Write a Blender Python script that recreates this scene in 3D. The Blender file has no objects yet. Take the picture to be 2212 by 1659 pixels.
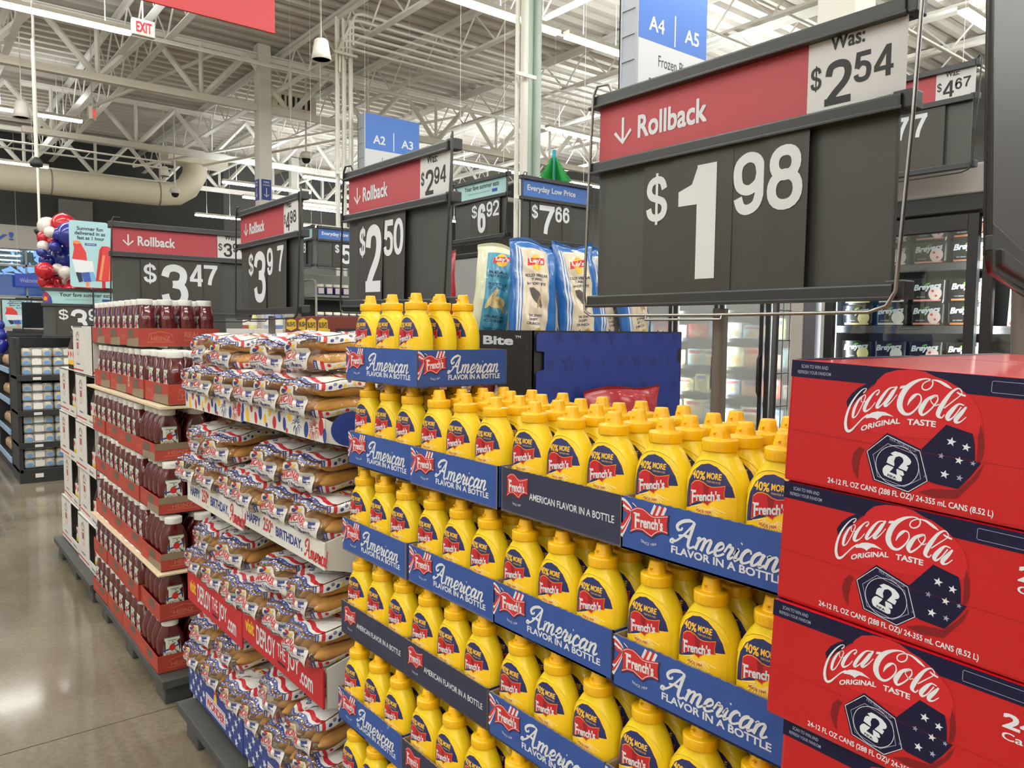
import bpy, bmesh, math, random
from mathutils import Vector, Matrix
from mathutils.geometry import tessellate_polygon
random.seed(7)
SC = bpy.context.scene
COL = SC.collection
PI = math.pi
R = math.radians
ZUP = .05            # the floor lies 5 cm under the level the heights below are counted from

# ---------------------------------------------------------------- camera
cd = bpy.data.cameras.new('camera'); cam = bpy.data.objects.new('camera', cd); COL.objects.link(cam)
cd.sensor_width = 36; cd.lens = 36*1661/2212; cd.clip_start = .02; cd.clip_end = 200
yaw, pit, rol = R(38.7), R(4.0), R(.57)
fw = Vector((math.sin(yaw)*math.cos(pit), math.cos(yaw)*math.cos(pit), -math.sin(pit)))
rt = Vector((math.cos(yaw), -math.sin(yaw), 0)); up = rt.cross(fw)
rt2 = rt*math.cos(rol)+up*math.sin(rol); up2 = -rt*math.sin(rol)+up*math.cos(rol)
M = Matrix((rt2, up2, -fw)).transposed().to_4x4(); M.translation = (0, 0, 1.5+ZUP)
cam.matrix_world = M
SC.camera = cam
# ---------------------------------------------------------------- world, exposure
SC.view_settings.view_transform = 'Standard'; SC.view_settings.look = 'None'
SC.view_settings.gamma = 1; SC.view_settings.use_curve_mapping = False
SC.view_settings.exposure = -.13
SC.cycles.use_denoising = True
SC.cycles.max_bounces = 6; SC.cycles.diffuse_bounces = 3; SC.cycles.glossy_bounces = 3
SC.cycles.transparent_max_bounces = 10; SC.cycles.transmission_bounces = 3
SC.cycles.sample_clamp_indirect = 4; SC.cycles.caustics_reflective = False; SC.cycles.caustics_refractive = False
w = bpy.data.worlds.new('daylight'); SC.world = w; w.use_nodes = True
bg = w.node_tree.nodes['Background']
bg.inputs[0].default_value = (.55, .72, 1.0, 1); bg.inputs[1].default_value = 1.6
# ---------------------------------------------------------------- the lamps' light: long strips over the aisles
LZ = 5.2
STRIPS = [  # y, z, list of x ranges
    (-10., LZ, [(-8, 12)]), (-6.5, LZ, [(-8, 12)]), (-3.05, LZ, [(-8, 12)]),
    (.4, LZ, [(-8, -1), (1, 6.2), (7, 14)]), (3.9, LZ, [(-8, 1.4), (2.4, 9.2), (9.7, 14)]),
    (7.4, LZ, [(-8, 2.1), (3.2, 6.0), (6.06, 6.62), (6.75, 7.95), (8.4, 14)]),
    (10.9, LZ, [(-8, 2.48), (9.5, 14)]), (16.1, LZ, [(-2, 1.85), (2.1, 2.8)]), (14.4, LZ, [(9.8, 15)]),
    (20.1, 5.0, [(-2, 2.8)]),
    (17.0, 4.6, [(5.6, 7.6), (8.4, 10.5)]), (16.0, 4.75, [(7.0, 8.2), (8.9, 12)]), (21.0, 4.4, [(6.2, 7.4), (8.0, 11)]),
    (18.6, 4.6, [(6.6, 7.2), (7.9, 9.3), (10, 13)]), (19.2, 4.6, [(8.2, 10.6)]),
]
LPOW = 12.5
LCOL = (.935, .98, 1.02)
def strip_light(x0, x1, y, z):
    L = bpy.data.lights.new('strip_lamp_light', 'AREA'); L.shape = 'RECTANGLE'
    L.size = x1-x0; L.size_y = .12; L.energy = LPOW*(x1-x0)*(.55 if y > 15 else 1); L.color = LCOL
    o = bpy.data.objects.new('strip_lamp_light', L); COL.objects.link(o); o.location = ((x0+x1)/2, y, z-.008)
    # added fill: an upward area light above each closed housing brightens the deck
    U = bpy.data.lights.new('strip_lamp_uplight', 'AREA'); U.shape = 'RECTANGLE'
    U.size = x1-x0; U.size_y = .08; U.energy = LPOW*1.6*(x1-x0)*(.5 if y > 15 else 1); U.color = LCOL
    q = bpy.data.objects.new('strip_lamp_uplight', U); COL.objects.link(q); q.location = ((x0+x1)/2, y, z+.09); q.rotation_euler = (PI, 0, 0)
for y, z, rs in STRIPS:
    for a, b in rs: strip_light(a, b, y, z)

# ---------------------------------------------------------------- materials
def lin(c):
    c = c/255.
    return c/12.92 if c <= .04045 else ((c+.055)/1.055)**2.4
MATS = {}
def mat(name, rgb=(128, 128, 128), rough=.5, metal=0, emit=0, coat=0, spec=.5, noise=0, nscale=8, bump=0, bscale=40, alpha=1, trans=0):
    if name in MATS: return MATS[name]
    m = bpy.data.materials.new(name); m.use_nodes = True
    nt = m.node_tree; b = nt.nodes['Principled BSDF']
    col = (lin(rgb[0]), lin(rgb[1]), lin(rgb[2]), 1)
    b.inputs['Base Color'].default_value = col; b.inputs['Roughness'].default_value = rough
    b.inputs['Metallic'].default_value = metal; b.inputs['Specular IOR Level'].default_value = spec
    if coat: b.inputs['Coat Weight'].default_value = coat; b.inputs['Coat Roughness'].default_value = .08
    if emit: b.inputs['Emission Color'].default_value = col; b.inputs['Emission Strength'].default_value = emit
    if trans: b.inputs['Transmission Weight'].default_value = trans
    if noise or bump:
        tc = nt.nodes.new('ShaderNodeTexCoord')
    if noise:
        n = nt.nodes.new('ShaderNodeTexNoise'); n.inputs['Scale'].default_value = nscale; n.inputs['Detail'].default_value = 4
        nt.links.new(tc.outputs['Object'], n.inputs['Vector'])
        r = nt.nodes.new('ShaderNodeMapRange'); r.inputs[1].default_value = .3; r.inputs[2].default_value = .7
        r.inputs[3].default_value = 1-noise; r.inputs[4].default_value = 1+noise
        nt.links.new(n.outputs['Fac'], r.inputs[0])
        x = nt.nodes.new('ShaderNodeVectorMath'); x.operation = 'SCALE'; x.inputs[0].default_value = col[:3]
        nt.links.new(r.outputs[0], x.inputs['Scale']); nt.links.new(x.outputs[0], b.inputs['Base Color'])
    if bump:
        n = nt.nodes.new('ShaderNodeTexNoise'); n.inputs['Scale'].default_value = bscale; n.inputs['Detail'].default_value = 3
        nt.links.new(tc.outputs['Object'], n.inputs['Vector'])
        bp = nt.nodes.new('ShaderNodeBump'); bp.inputs['Strength'].default_value = bump; bp.inputs['Distance'].default_value = .01
        nt.links.new(n.outputs['Fac'], bp.inputs['Height']); nt.links.new(bp.outputs[0], b.inputs['Normal'])
    if alpha < 1: b.inputs['Alpha'].default_value = alpha
    MATS[name] = m; return m
def film(name, tint=(255, 255, 255), gloss=.16, rough=.08, bump=0, bscale=30, haze=0):
    """thin clear sheet: mostly transparent, part mirror, part milky haze"""
    m = bpy.data.materials.new(name); m.use_nodes = True; nt = m.node_tree; nt.nodes.clear()
    out = nt.nodes.new('ShaderNodeOutputMaterial'); t = nt.nodes.new('ShaderNodeBsdfTransparent'); g = nt.nodes.new('ShaderNodeBsdfGlossy')
    t.inputs[0].default_value = (lin(tint[0]), lin(tint[1]), lin(tint[2]), 1); g.inputs['Roughness'].default_value = rough
    mx = nt.nodes.new('ShaderNodeMixShader'); lw = nt.nodes.new('ShaderNodeLayerWeight'); lw.inputs[0].default_value = .25
    mr = nt.nodes.new('ShaderNodeMapRange'); mr.inputs[3].default_value = gloss; mr.inputs[4].default_value = .85
    nt.links.new(lw.outputs['Facing'], mr.inputs[0]); nt.links.new(mr.outputs[0], mx.inputs[0])
    nt.links.new(t.outputs[0], mx.inputs[1]); nt.links.new(g.outputs[0], mx.inputs[2])
    last = mx
    if haze:
        d = nt.nodes.new('ShaderNodeBsdfDiffuse'); d.inputs[0].default_value = (.8, .82, .82, 1)
        m2 = nt.nodes.new('ShaderNodeMixShader'); m2.inputs[0].default_value = haze
        nt.links.new(mx.outputs[0], m2.inputs[1]); nt.links.new(d.outputs[0], m2.inputs[2]); last = m2
    if bump:
        tc = nt.nodes.new('ShaderNodeTexCoord'); n = nt.nodes.new('ShaderNodeTexNoise'); n.inputs['Scale'].default_value = bscale; n.inputs['Distortion'].default_value = 1.5
        nt.links.new(tc.outputs['Object'], n.inputs['Vector'])
        bp = nt.nodes.new('ShaderNodeBump'); bp.inputs['Strength'].default_value = bump; bp.inputs['Distance'].default_value = .02
        nt.links.new(n.outputs['Fac'], bp.inputs['Height']); nt.links.new(bp.outputs[0], g.inputs['Normal'])
    nt.links.new(last.outputs[0], out.inputs[0]); MATS[name] = m; return m

WHITE = mat('white_paint', (225, 224, 216), .5); BLACK = mat('black_plastic', (38, 38, 38), .45)
INK_W = mat('ink_white', (218, 221, 226), .5); INK_K = mat('ink_black', (26, 26, 28), .5)

# ---------------------------------------------------------------- flat print: text, strokes, shapes in (u, v)
_txt = {}
def glyphs(s, bold=0.0, spacing=1.0):
    key = (s, bold, spacing)
    if key not in _txt:
        cu = bpy.data.curves.new('t', 'FONT'); cu.body = s; cu.size = 1; cu.resolution_u = 3; cu.offset = bold; cu.space_character = spacing
        o = bpy.data.objects.new('t', cu); COL.objects.link(o)
        bpy.context.view_layer.update()
        me = bpy.data.meshes.new_from_object(o.evaluated_get(bpy.context.evaluated_depsgraph_get()))
        vs = [(v.co.x, v.co.y) for v in me.vertices]; fs = [tuple(p.vertices) for p in me.polygons]
        bpy.data.objects.remove(o); bpy.data.curves.remove(cu); bpy.data.meshes.remove(me)
        if not vs: vs = [(0, 0)]
        _txt[key] = (vs, fs, min(v[0] for v in vs), max(v[0] for v in vs), min(v[1] for v in vs), max(v[1] for v in vs))
    return _txt[key]
def smooth(pts, k=5):
    """Catmull-Rom through points that may carry a width"""
    if len(pts) < 3: return pts
    P = [pts[0]]+list(pts)+[pts[-1]]; out = []
    for i in range(1, len(P)-2):
        for j in range(k):
            t = j/k
            out.append(tuple(.5*((2*b)+(-a+c)*t+(2*a-5*b+4*c-d)*t*t+(-a+3*b-3*c+d)*t**3) for a, b, c, d in zip(P[i-1], P[i], P[i+1], P[i+2])))
    out.append(tuple(P[-2])); return out
class G:
    """flat print: list of (verts2d, faces, material index, layer)"""
    def __init__(s): s.p = []; s.L = 0; s.bb = []
    def raw(s, vs, fs, m):
        # a shape lies one layer above the shapes whose extent it meets
        bb = (min(v[0] for v in vs), max(v[0] for v in vs), min(v[1] for v in vs), max(v[1] for v in vs)); L = 1
        for q, l in s.bb:
            if l >= L and q[0] < bb[1] and bb[0] < q[1] and q[2] < bb[3] and bb[2] < q[3]: L = l+1
        s.bb.append((bb, L)); s.L = max(s.L, L); s.p.append((vs, fs, m, L)); return s
    def poly(s, pts, m):
        tr = tessellate_polygon([[Vector((a, b, 0)) for a, b in pts]])
        return s.raw(list(pts), [tuple(t) for t in tr], m)
    def rect(s, a, b, c, d, m): return s.raw([(a, b), (c, b), (c, d), (a, d)], [(0, 1, 2, 3)], m)
    def ell(s, x, y, a, b, m, n=20, rot=0):
        cs, sn = math.cos(rot), math.sin(rot)
        q = [(a*math.cos(2*PI*i/n), b*math.sin(2*PI*i/n)) for i in range(n)]
        return s.raw([(x+cs*u-sn*v, y+sn*u+cs*v) for u, v in q], [tuple(range(n))], m)
    def star(s, x, y, r, m, rot=0, sy=1):
        q = [((r if i % 2 == 0 else r*.4)*math.sin(rot+i*PI/5), (r if i % 2 == 0 else r*.4)*math.cos(rot+i*PI/5)) for i in range(10)]
        vs = [(x, y)]+[(x+a, y+b*sy) for a, b in q]
        return s.raw(vs, [(0, 1+i, 1+(i+1) % 10) for i in range(10)], m)
    def stroke(s, pts, m, w=None, k=5, closed=False):
        pts = [p if len(p) > 2 else (p[0], p[1], w) for p in pts]
        if k > 1: pts = smooth(pts, k)
        n = len(pts); vs = []; fs = []
        for i in range(n):
            a = pts[(i-1) % n] if (closed or i > 0) else pts[i]; b = pts[(i+1) % n] if (closed or i < n-1) else pts[i]
            dx, dy = b[0]-a[0], b[1]-a[1]; l = math.hypot(dx, dy) or 1
            nx, ny = -dy/l*pts[i][2]/2, dx/l*pts[i][2]/2
            vs += [(pts[i][0]+nx, pts[i][1]+ny), (pts[i][0]-nx, pts[i][1]-ny)]
        for i in range(n-1 if not closed else n):
            j = (i+1) % n; fs.append((2*i, 2*i+1, 2*j+1, 2*j))
        return s.raw(vs, fs, m)
    def text(s, t, x0, x1, y0, y1, m, bold=.02, sh=0, warp=None, spacing=1.0, rot180=False):
        """fits the string's own outline into the given rectangle"""
        ob = min(bold, .008); vs, fs, a, b, c, d = glyphs(t, ob, spacing); out = []; FS = []
        e = bold-ob if bold > .012 else 0
        sh_ = [(0, 0)] if not e else [(-e, -e), (e, -e), (e, e), (-e, e)]
        a -= e; b += e; c -= e; d += e
        for ex, ey in sh_:
            out = []
            for u, v in vs:
                U = (u+ex-a)/((b-a) or 1); V = (v+ey-c)/((d-c) or 1)
                if rot180: U, V = 1-U, 1-V
                X = x0+U*(x1-x0); Y = y0+V*(y1-y0)
                X += sh*(Y-y0)
                if warp: X, Y = warp(X, Y)
                out.append((X, Y))
            s.raw(out, fs, m)
        return s
    def digit(s, ch, x0, x1, y0, y1, m, w=.19):
        """heavy grotesque price figures drawn as strokes"""
        H = y1-y0; w = w*H; X0, Y0 = x0+w/2, y0+w/2; W = x1-x0-w; K = H-w
        T = lambda pts: [(X0+a*W, Y0+b*K, w) for a, b in pts]
        def el(cx, cy, a, b): s.stroke(T([(cx+a*math.copysign(abs(math.cos(2*PI*i/20))**.9, math.cos(2*PI*i/20)), cy+b*math.copysign(abs(math.sin(2*PI*i/20))**.9, math.sin(2*PI*i/20))) for i in range(20)]), m, k=1, closed=True)
        if ch == '0': el(.5, .5, .5, .5)
        elif ch == '1':
            s.rect(x1-w*1.25, y0, x1, y1, m); s.poly([(x0, y0+H*.66), (x1-w, y0+H*.66), (x1-w, y0+H*.99), (x0+(x1-x0)*.52, y1), (x0+(x1-x0)*.36, y0+H*.84), (x0, y0+H*.79)], m)
        elif ch == '2': s.stroke(T([(0, .7), (.12, .93), (.5, 1), (.88, .93), (1, .72), (.84, .48), (.36, .22), (.02, .0)]), m); s.rect(x0, y0, x1, y0+w, m)
        elif ch == '3':
            s.stroke(T([(0, .75), (.14, .94), (.5, 1), (.87, .92), (.95, .75), (.8, .58), (.4, .54)]), m); s.stroke(T([(.4, .54), (.84, .48), (1, .27), (.86, .06), (.5, 0), (.13, .06), (0, .26)]), m)
        elif ch == '4':
            s.rect(x0+(x1-x0)*.60, y0, x0+(x1-x0)*.60+w, y1, m); s.rect(x0, y0+H*.21, x1, y0+H*.21+w*.85, m)
            s.poly([(x0, y0+H*.21), (x0, y0+H*.21+w*1.1), (x0+(x1-x0)*.60, y1), (x0+(x1-x0)*.60+w*.9, y1), (x0+(x1-x0)*.60, y0+H*.72), (x0+w*1.0, y0+H*.21+w*.8)], m)
        elif ch == '5':
            s.rect(x0+(x1-x0)*.12, y1-w, x0+(x1-x0)*.95, y1, m); s.stroke(T([(.16, 1), (.1, .7), (.06, .47)]), m)
            s.stroke(T([(.06, .47), (.28, .6), (.55, .63), (.92, .52), (1, .3), (.88, .07), (.5, 0), (.12, .06), (0, .22)]), m)
        elif ch in '69':
            q = [(.97, .76), (.82, .95), (.5, 1), (.14, .88), (0, .5), (.1, .12), (.5, 0), (.9, .1), (1, .32), (.88, .55), (.5, .63), (.12, .52), (.02, .36)]
            s.stroke(T(q if ch == '6' else [(1-a, 1-b) for a, b in q]), m)
        elif ch == '7': s.rect(x0, y1-w, x1, y1, m); s.stroke(T([(1, .98), (.66, .6), (.45, .28), (.38, 0)]), m)
        elif ch == '8': el(.5, .77, .42, .23); el(.5, .28, .5, .28)
        elif ch == '$':
            s.stroke([(X0+a*W, y0+H*.06+w*.45+b*(H*.88-w*.9), w*.9) for a, b in [(.95, .74), (.8, .94), (.5, 1), (.15, .92), (.05, .72), (.2, .57), (.5, .5), (.85, .41), (.97, .25), (.85, .07), (.5, 0), (.15, .07), (.02, .26)]], m)
            s.rect((x0+x1)/2-w*.2, y0, (x0+x1)/2+w*.2, y1, m)
        return s
    def script(s, t, x0, x1, y0, y1, m, w=.1, sh=.35, warp=None, cap=True):
        """joined brush-script lower case with a looped capital A"""
        S = []; x = 0
        def put(dx, pts): S.append([(x+a*1.0, b) for a, b in pts])
        for ch in t:
            if ch == 'A':
                put(0, [(.02, .02), (-.12, .04), (-.1, .16), (.06, .12), (.25, .4), (.42, .8), (.5, 1.02)]); put(0, [(.48, 1.0), (.5, .6), (.52, .25), (.56, .05), (.66, 0), (.78, .1)])
                put(0, [(.1, .36), (.3, .42), (.56, .38)]); put(0, [(.5, 1.0), (.3, 1.05), (.05, .95), (-.08, .75), (.0, .6), (.12, .62), (.12, .72)]); x += .78
            elif ch == 'm': put(0, [(0, .42), (.07, .5), (.08, .4), (.07, .0)]); put(0, [(.08, .25), (.18, .48), (.28, .46), (.29, .3), (.28, 0)]); put(0, [(.29, .25), (.39, .48), (.49, .46), (.5, .3), (.5, .08), (.57, 0), (.68, .12)]); x += .68
            elif ch == 'n': put(0, [(0, .42), (.07, .5), (.08, .4), (.07, .0)]); put(0, [(.08, .25), (.18, .48), (.29, .46), (.3, .3), (.3, .08), (.37, 0), (.48, .12)]); x += .48
            elif ch == 'e': put(0, [(0, .14), (.18, .22), (.28, .36), (.22, .5), (.1, .44), (.05, .22), (.1, .03), (.22, 0), (.38, .14)]); x += .36
            elif ch == 'r': put(0, [(0, .2), (.06, .5), (.1, .52), (.12, .44), (.2, .44), (.22, .36), (.18, .1), (.24, 0), (.34, .12)]); x += .32
            elif ch == 'i': put(0, [(0, .2), (.08, .46), (.08, .2), (.12, .0), (.24, .14)]); put(0, [(.1, .66), (.12, .70)]); x += .22
            elif ch == 'c': put(0, [(.3, .38), (.24, .5), (.12, .46), (.05, .24), (.1, .03), (.22, 0), (.38, .14)]); x += .36
            elif ch == 'a': put(0, [(.3, .42), (.2, .5), (.08, .4), (.04, .2), (.1, .0), (.2, .06), (.3, .3), (.34, .5)]); put(0, [(.33, .5), (.3, .2), (.34, .0), (.46, .12)]); x += .44
            elif ch == '!': put(0, [(.08, .95), (.06, .6), (.05, .3)]); put(0, [(.05, .06), (.06, .0)]); x += .2
            else: x += .3
        S = [[(a+sh*b, b) for a, b in q] for q in S]
        xa = min(a for q in S for a, b in q); xb = max(a for q in S for a, b in q); ya = min(b for q in S for a, b in q); yb = max(b for q in S for a, b in q)
        kx, ky = (x1-x0)/(xb-xa), (y1-y0)/(yb-ya)
        for q in S:
            pts = smooth([(x0+(a-xa)*kx, y0+(b-ya)*ky) for a, b in q], 4); out = []
            for i, p in enumerate(pts):
                d = (pts[min(i+1, len(pts)-1)][1]-pts[max(i-1, 0)][1]); out.append((p[0], p[1], w*(y1-y0)*(1.25 if d < 0 else .75)))
            if warp: out = [(*warp(a, b), c) for a, b, c in out]
            s.stroke(out, m, k=1)
        return s
class MB:
    def __init__(s): s.v = []; s.f = []; s.m = []; s.sm = []
    def add(s, vs, fs, m=0, sm=False):
        o = len(s.v); s.v += [tuple(v) for v in vs]
        for f in fs: s.f.append(tuple(i+o for i in f)); s.m.append(m); s.sm.append(sm)
        return s
    def box(s, x0, x1, y0, y1, z0, z1, m=0, mx0=None, bev=0):
        vs = [(x, y, z) for x in (x0, x1) for y in (y0, y1) for z in (z0, z1)]
        fs = [(0, 1, 3, 2), (4, 6, 7, 5), (0, 4, 5, 1), (2, 3, 7, 6), (0, 2, 6, 4), (1, 5, 7, 3)]
        if bev: return s.rbox(x0, x1, y0, y1, z0, z1, bev, m)
        s.add(vs, fs, m)
        if mx0 is not None: s.m[-6] = mx0
        return s
    def rbox(s, x0, x1, y0, y1, z0, z1, r, m=0):
        """box with bevelled edges"""
        bm = bmesh.new(); bmesh.ops.create_cube(bm, size=1)
        for v in bm.verts: v.co = ((x0+x1)/2+v.co.x*(x1-x0), (y0+y1)/2+v.co.y*(y1-y0), (z0+z1)/2+v.co.z*(z1-z0))
        bmesh.ops.bevel(bm, geom=list(bm.edges), offset=r, segments=2, affect='EDGES', profile=.6)
        s.bm(bm, m); return s
    def bm(s, bm, m=0, sm=False):
        bm.verts.index_update()
        s.add([v.co[:] for v in bm.verts], [tuple(v.index for v in f.verts) for f in bm.faces], m, sm); bm.free(); return s
    def tube(s, pts, r, m=0, n=8, cap=True, sm=True):
        pts = [Vector(p) for p in pts]; N = len(pts); rings = []
        prev = None
        for i in range(N):
            d = ((pts[i]-pts[i-1]) if i else Vector()) .normalized() + ((pts[i+1]-pts[i]) if i < N-1 else Vector()).normalized()
            d = d.normalized() if d.length > 1e-6 else Vector((0, 0, 1))
            if prev is None:
                a = Vector((0, 0, 1)) if abs(d.z) < .9 else Vector((1, 0, 0)); e = d.cross(a).normalized()
            else:
                e = (prev-d*prev.dot(d)).normalized()
            prev = e; g = d.cross(e); rr = r[i] if isinstance(r, (list, tuple)) else r
            rings.append([pts[i]+(e*math.cos(2*PI*k/n)+g*math.sin(2*PI*k/n))*rr for k in range(n)])
        vs = [v[:] for rg in rings for v in rg]; fs = []
        for i in range(N-1):
            for k in range(n): fs.append((i*n+k, i*n+(k+1) % n, (i+1)*n+(k+1) % n, (i+1)*n+k))
        s.add(vs, fs, m, sm)
        if cap: s.add(vs[:n], [tuple(reversed(range(n)))], m); s.add(vs[-n:], [tuple(range(n))], m)
        return s
    def loft(s, rings, m=0, sm=True, cap=True):
        n = len(rings[0]); vs = [p for r in rings for p in r]; fs = []
        for i in range(len(rings)-1):
            for k in range(n): fs.append((i*n+k, i*n+(k+1) % n, (i+1)*n+(k+1) % n, (i+1)*n+k))
        s.add(vs, fs, m, sm)
        if cap: s.add(rings[0], [tuple(reversed(range(n)))], m); s.add(rings[-1], [tuple(range(n))], m)
        return s
    def lathe(s, prof, m=0, n=20, c=(0, 0, 0), cap=True):
        return s.loft([[(c[0]+r*math.cos(2*PI*k/n), c[1]+r*math.sin(2*PI*k/n), c[2]+z) for k in range(n)] for r, z in prof], m, True, cap)
    def prism(s, poly, f0, f1, m=0):
        """poly in 2-D; f0, f1 map (a, b) to the two faces"""
        n = len(poly); A = [f0(*p) for p in poly]; B = [f1(*p) for p in poly]
        tr = tessellate_polygon([[Vector((a, b, 0)) for a, b in poly]])
        s.add(A, [tuple(t) for t in tr], m); s.add(B, [tuple(reversed(t)) for t in tr], m)
        s.add(A+B, [(i, (i+1) % n, n+(i+1) % n, n+i) for i in range(n)], m); return s
    def decal(s, g, fr, base=0, eps=.00009, first=.0003):
        """fr(u, v, h) gives the point h above the surface"""
        eps = min(eps, .0014/max(1, g.L))
        for vs, fs, m, L in g.p:
            s.add([fr(u, v, first+L*eps) for u, v in vs], fs, base+m)
        return s
    def mesh(s, name, mats):
        me = bpy.data.meshes.new(name); me.from_pydata(s.v, [], s.f)
        for k in mats: me.materials.append(k)
        me.polygons.foreach_set('material_index', s.m); me.polygons.foreach_set('use_smooth', s.sm)
        me.update(); return me
    def build(s, name, mats, parent=None, **kw):
        if not isinstance(mats, (list, tuple)): mats = [mats]
        o = bpy.data.objects.new(name, s.mesh(name, mats)); COL.objects.link(o)
        if parent is not None: o.parent = parent
        tag(o, **kw); return o
def tag(o, label=None, cat=None, group=None, kind=None, loc=None, rot=None):
    if label: o['label'] = label
    if cat: o['category'] = cat
    if group: o['group'] = group
    if kind: o['kind'] = kind
    if loc: o.location = loc
    if rot: o.rotation_euler = rot
    return o
def thing(name, label, cat, loc=(0, 0, 0), rz=0, group=None):
    o = bpy.data.objects.new(name, None); COL.objects.link(o); o.empty_display_size = .05
    return tag(o, label, cat, group, None, loc, (0, 0, rz))
def child_map():
    d = {}
    for o in bpy.data.objects:
        if o.parent: d.setdefault(o.parent.name, []).append(o)
    return d
def copy_tree(o, loc=None, rot=None, label=None, group=None, parent=None, cm=None):
    c = o.copy(); COL.objects.link(c)
    if parent is not None: c.parent = parent
    for ch in (cm[o.name] if cm and o.name in cm else (o.children if not cm else [])): copy_tree(ch, parent=c, cm=cm)
    if loc: c.location = loc
    if rot: c.rotation_euler = rot
    if label: c['label'] = label
    if group: c['group'] = group
    return c
class Kind:
    """first call places the source itself, later calls its copies"""
    def __init__(s, root):
        s.r = root; s.used = False; s.cm = {}
        def walk(o):
            ch = [c for c in bpy.data.objects if c.parent == o]
            if ch: s.cm[o.name] = ch
            for c in ch: walk(c)
        walk(root)
    def put(s, loc, rot=(0, 0, 0), label=None, group=None):
        if not s.used:
            s.used = True; s.src = s.r; o = s.r
            o.location = loc; o.rotation_euler = rot
            if label: o['label'] = label
            if group: o['group'] = group
            return o
        return copy_tree(s.r, loc, rot, label, group, cm=s.cm)
def frame(O, U, V, N):
    O, U, V, N = map(Vector, (O, U, V, N))
    return lambda u, v, h: (O+U*u+V*v+N*h)[:]
ORD = ['', 'first', 'second', 'third', 'fourth', 'fifth', 'sixth', 'seventh', 'eighth', 'ninth', 'tenth', 'eleventh', 'twelfth', 'thirteenth', 'fourteenth', 'fifteenth', 'sixteenth', 'seventeenth', 'eighteenth', 'nineteenth', 'twentieth']
# ---------------------------------------------------------------- the room
FZ = -.05
X0, X1, Y0, Y1, CZ = -8, 16, -12, 23, 6.25
def floor_mat():
    m = bpy.data.materials.new('polished_concrete'); m.use_nodes = True; nt = m.node_tree; b = nt.nodes['Principled BSDF']
    tc = nt.nodes.new('ShaderNodeTexCoord')
    n1 = nt.nodes.new('ShaderNodeTexNoise'); n1.inputs['Scale'].default_value = 1.3; n1.inputs['Detail'].default_value = 6
    n2 = nt.nodes.new('ShaderNodeTexNoise'); n2.inputs['Scale'].default_value = 55; n2.inputs['Detail'].default_value = 3
    vo = nt.nodes.new('ShaderNodeTexVoronoi'); vo.inputs['Scale'].default_value = 38
    for n in (n1, n2, vo): nt.links.new(tc.outputs['Object'], n.inputs['Vector'])
    r1 = nt.nodes.new('ShaderNodeValToRGB'); r1.color_ramp.elements[0].color = (lin(108), lin(99), lin(83), 1); r1.color_ramp.elements[1].color = (lin(135), lin(125), lin(107), 1)
    r1.color_ramp.elements[0].position = .35; r1.color_ramp.elements[1].position = .65
    nt.links.new(n1.outputs['Fac'], r1.inputs[0])
    r2 = nt.nodes.new('ShaderNodeMapRange'); r2.inputs[1].default_value = .35; r2.inputs[2].default_value = .65; r2.inputs[3].default_value = .9; r2.inputs[4].default_value = 1.08
    nt.links.new(n2.outputs['Fac'], r2.inputs[0])
    sp = nt.nodes.new('ShaderNodeMapRange'); sp.inputs[1].default_value = .03; sp.inputs[2].default_value = .12; sp.inputs[3].default_value = .72; sp.inputs[4].default_value = 1
    nt.links.new(vo.outputs['Distance'], sp.inputs[0])
    mu = nt.nodes.new('ShaderNodeMath'); mu.operation = 'MULTIPLY'; nt.links.new(r2.outputs[0], mu.inputs[0]); nt.links.new(sp.outputs[0], mu.inputs[1])
    x = nt.nodes.new('ShaderNodeVectorMath'); x.operation = 'SCALE'; nt.links.new(r1.outputs[0], x.inputs[0]); nt.links.new(mu.outputs[0], x.inputs['Scale'])
    nt.links.new(x.outputs[0], b.inputs['Base Color'])
    rr = nt.nodes.new('ShaderNodeMapRange'); rr.inputs[3].default_value = .05; rr.inputs[4].default_value = .16
    nt.links.new(n1.outputs['Fac'], rr.inputs[0]); nt.links.new(rr.outputs[0], b.inputs['Roughness'])
    bp = nt.nodes.new('ShaderNodeBump'); bp.inputs['Strength'].default_value = .05; bp.inputs['Distance'].default_value = .01
    n3 = nt.nodes.new('ShaderNodeTexNoise'); n3.inputs['Scale'].default_value = 4; nt.links.new(tc.outputs['Object'], n3.inputs['Vector'])
    nt.links.new(n3.outputs['Fac'], bp.inputs['Height']); nt.links.new(bp.outputs[0], b.inputs['Normal'])
    return m
FM = floor_mat()
JOINT = mat('joint_filler', (84, 80, 74), .8)
fb = MB(); fb.box(X0, X1, Y0, Y1, FZ-.12, FZ-.006)
floor = fb.build('floor', JOINT, kind='structure')
xs = [X0, -3.4, -.9, 4.5, 9.5, X1]; ys = [Y0, -7, -1.5, 3.235, 8.6, 14, 19, Y1]
for i in range(len(xs)-1):
    for j in range(len(ys)-1):
        b = MB(); b.box(xs[i]+.003, xs[i+1]-.003, ys[j]+.003, ys[j+1]-.003, FZ-.006, FZ); b.build('floor_slab', FM, floor)
WALLM = mat('dark_grey_wall', (62, 62, 62), .7, noise=.05, nscale=1)
WALLL = mat('mid_grey_wall', (104, 104, 104), .7)
WALLB = mat('pale_wall_band', (190, 188, 180), .7)
def wall(name, x0, x1, y0, y1, z0, z1, m): return MB().box(x0, x1, y0, y1, z0, z1).build(name, m, kind='structure')
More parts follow.
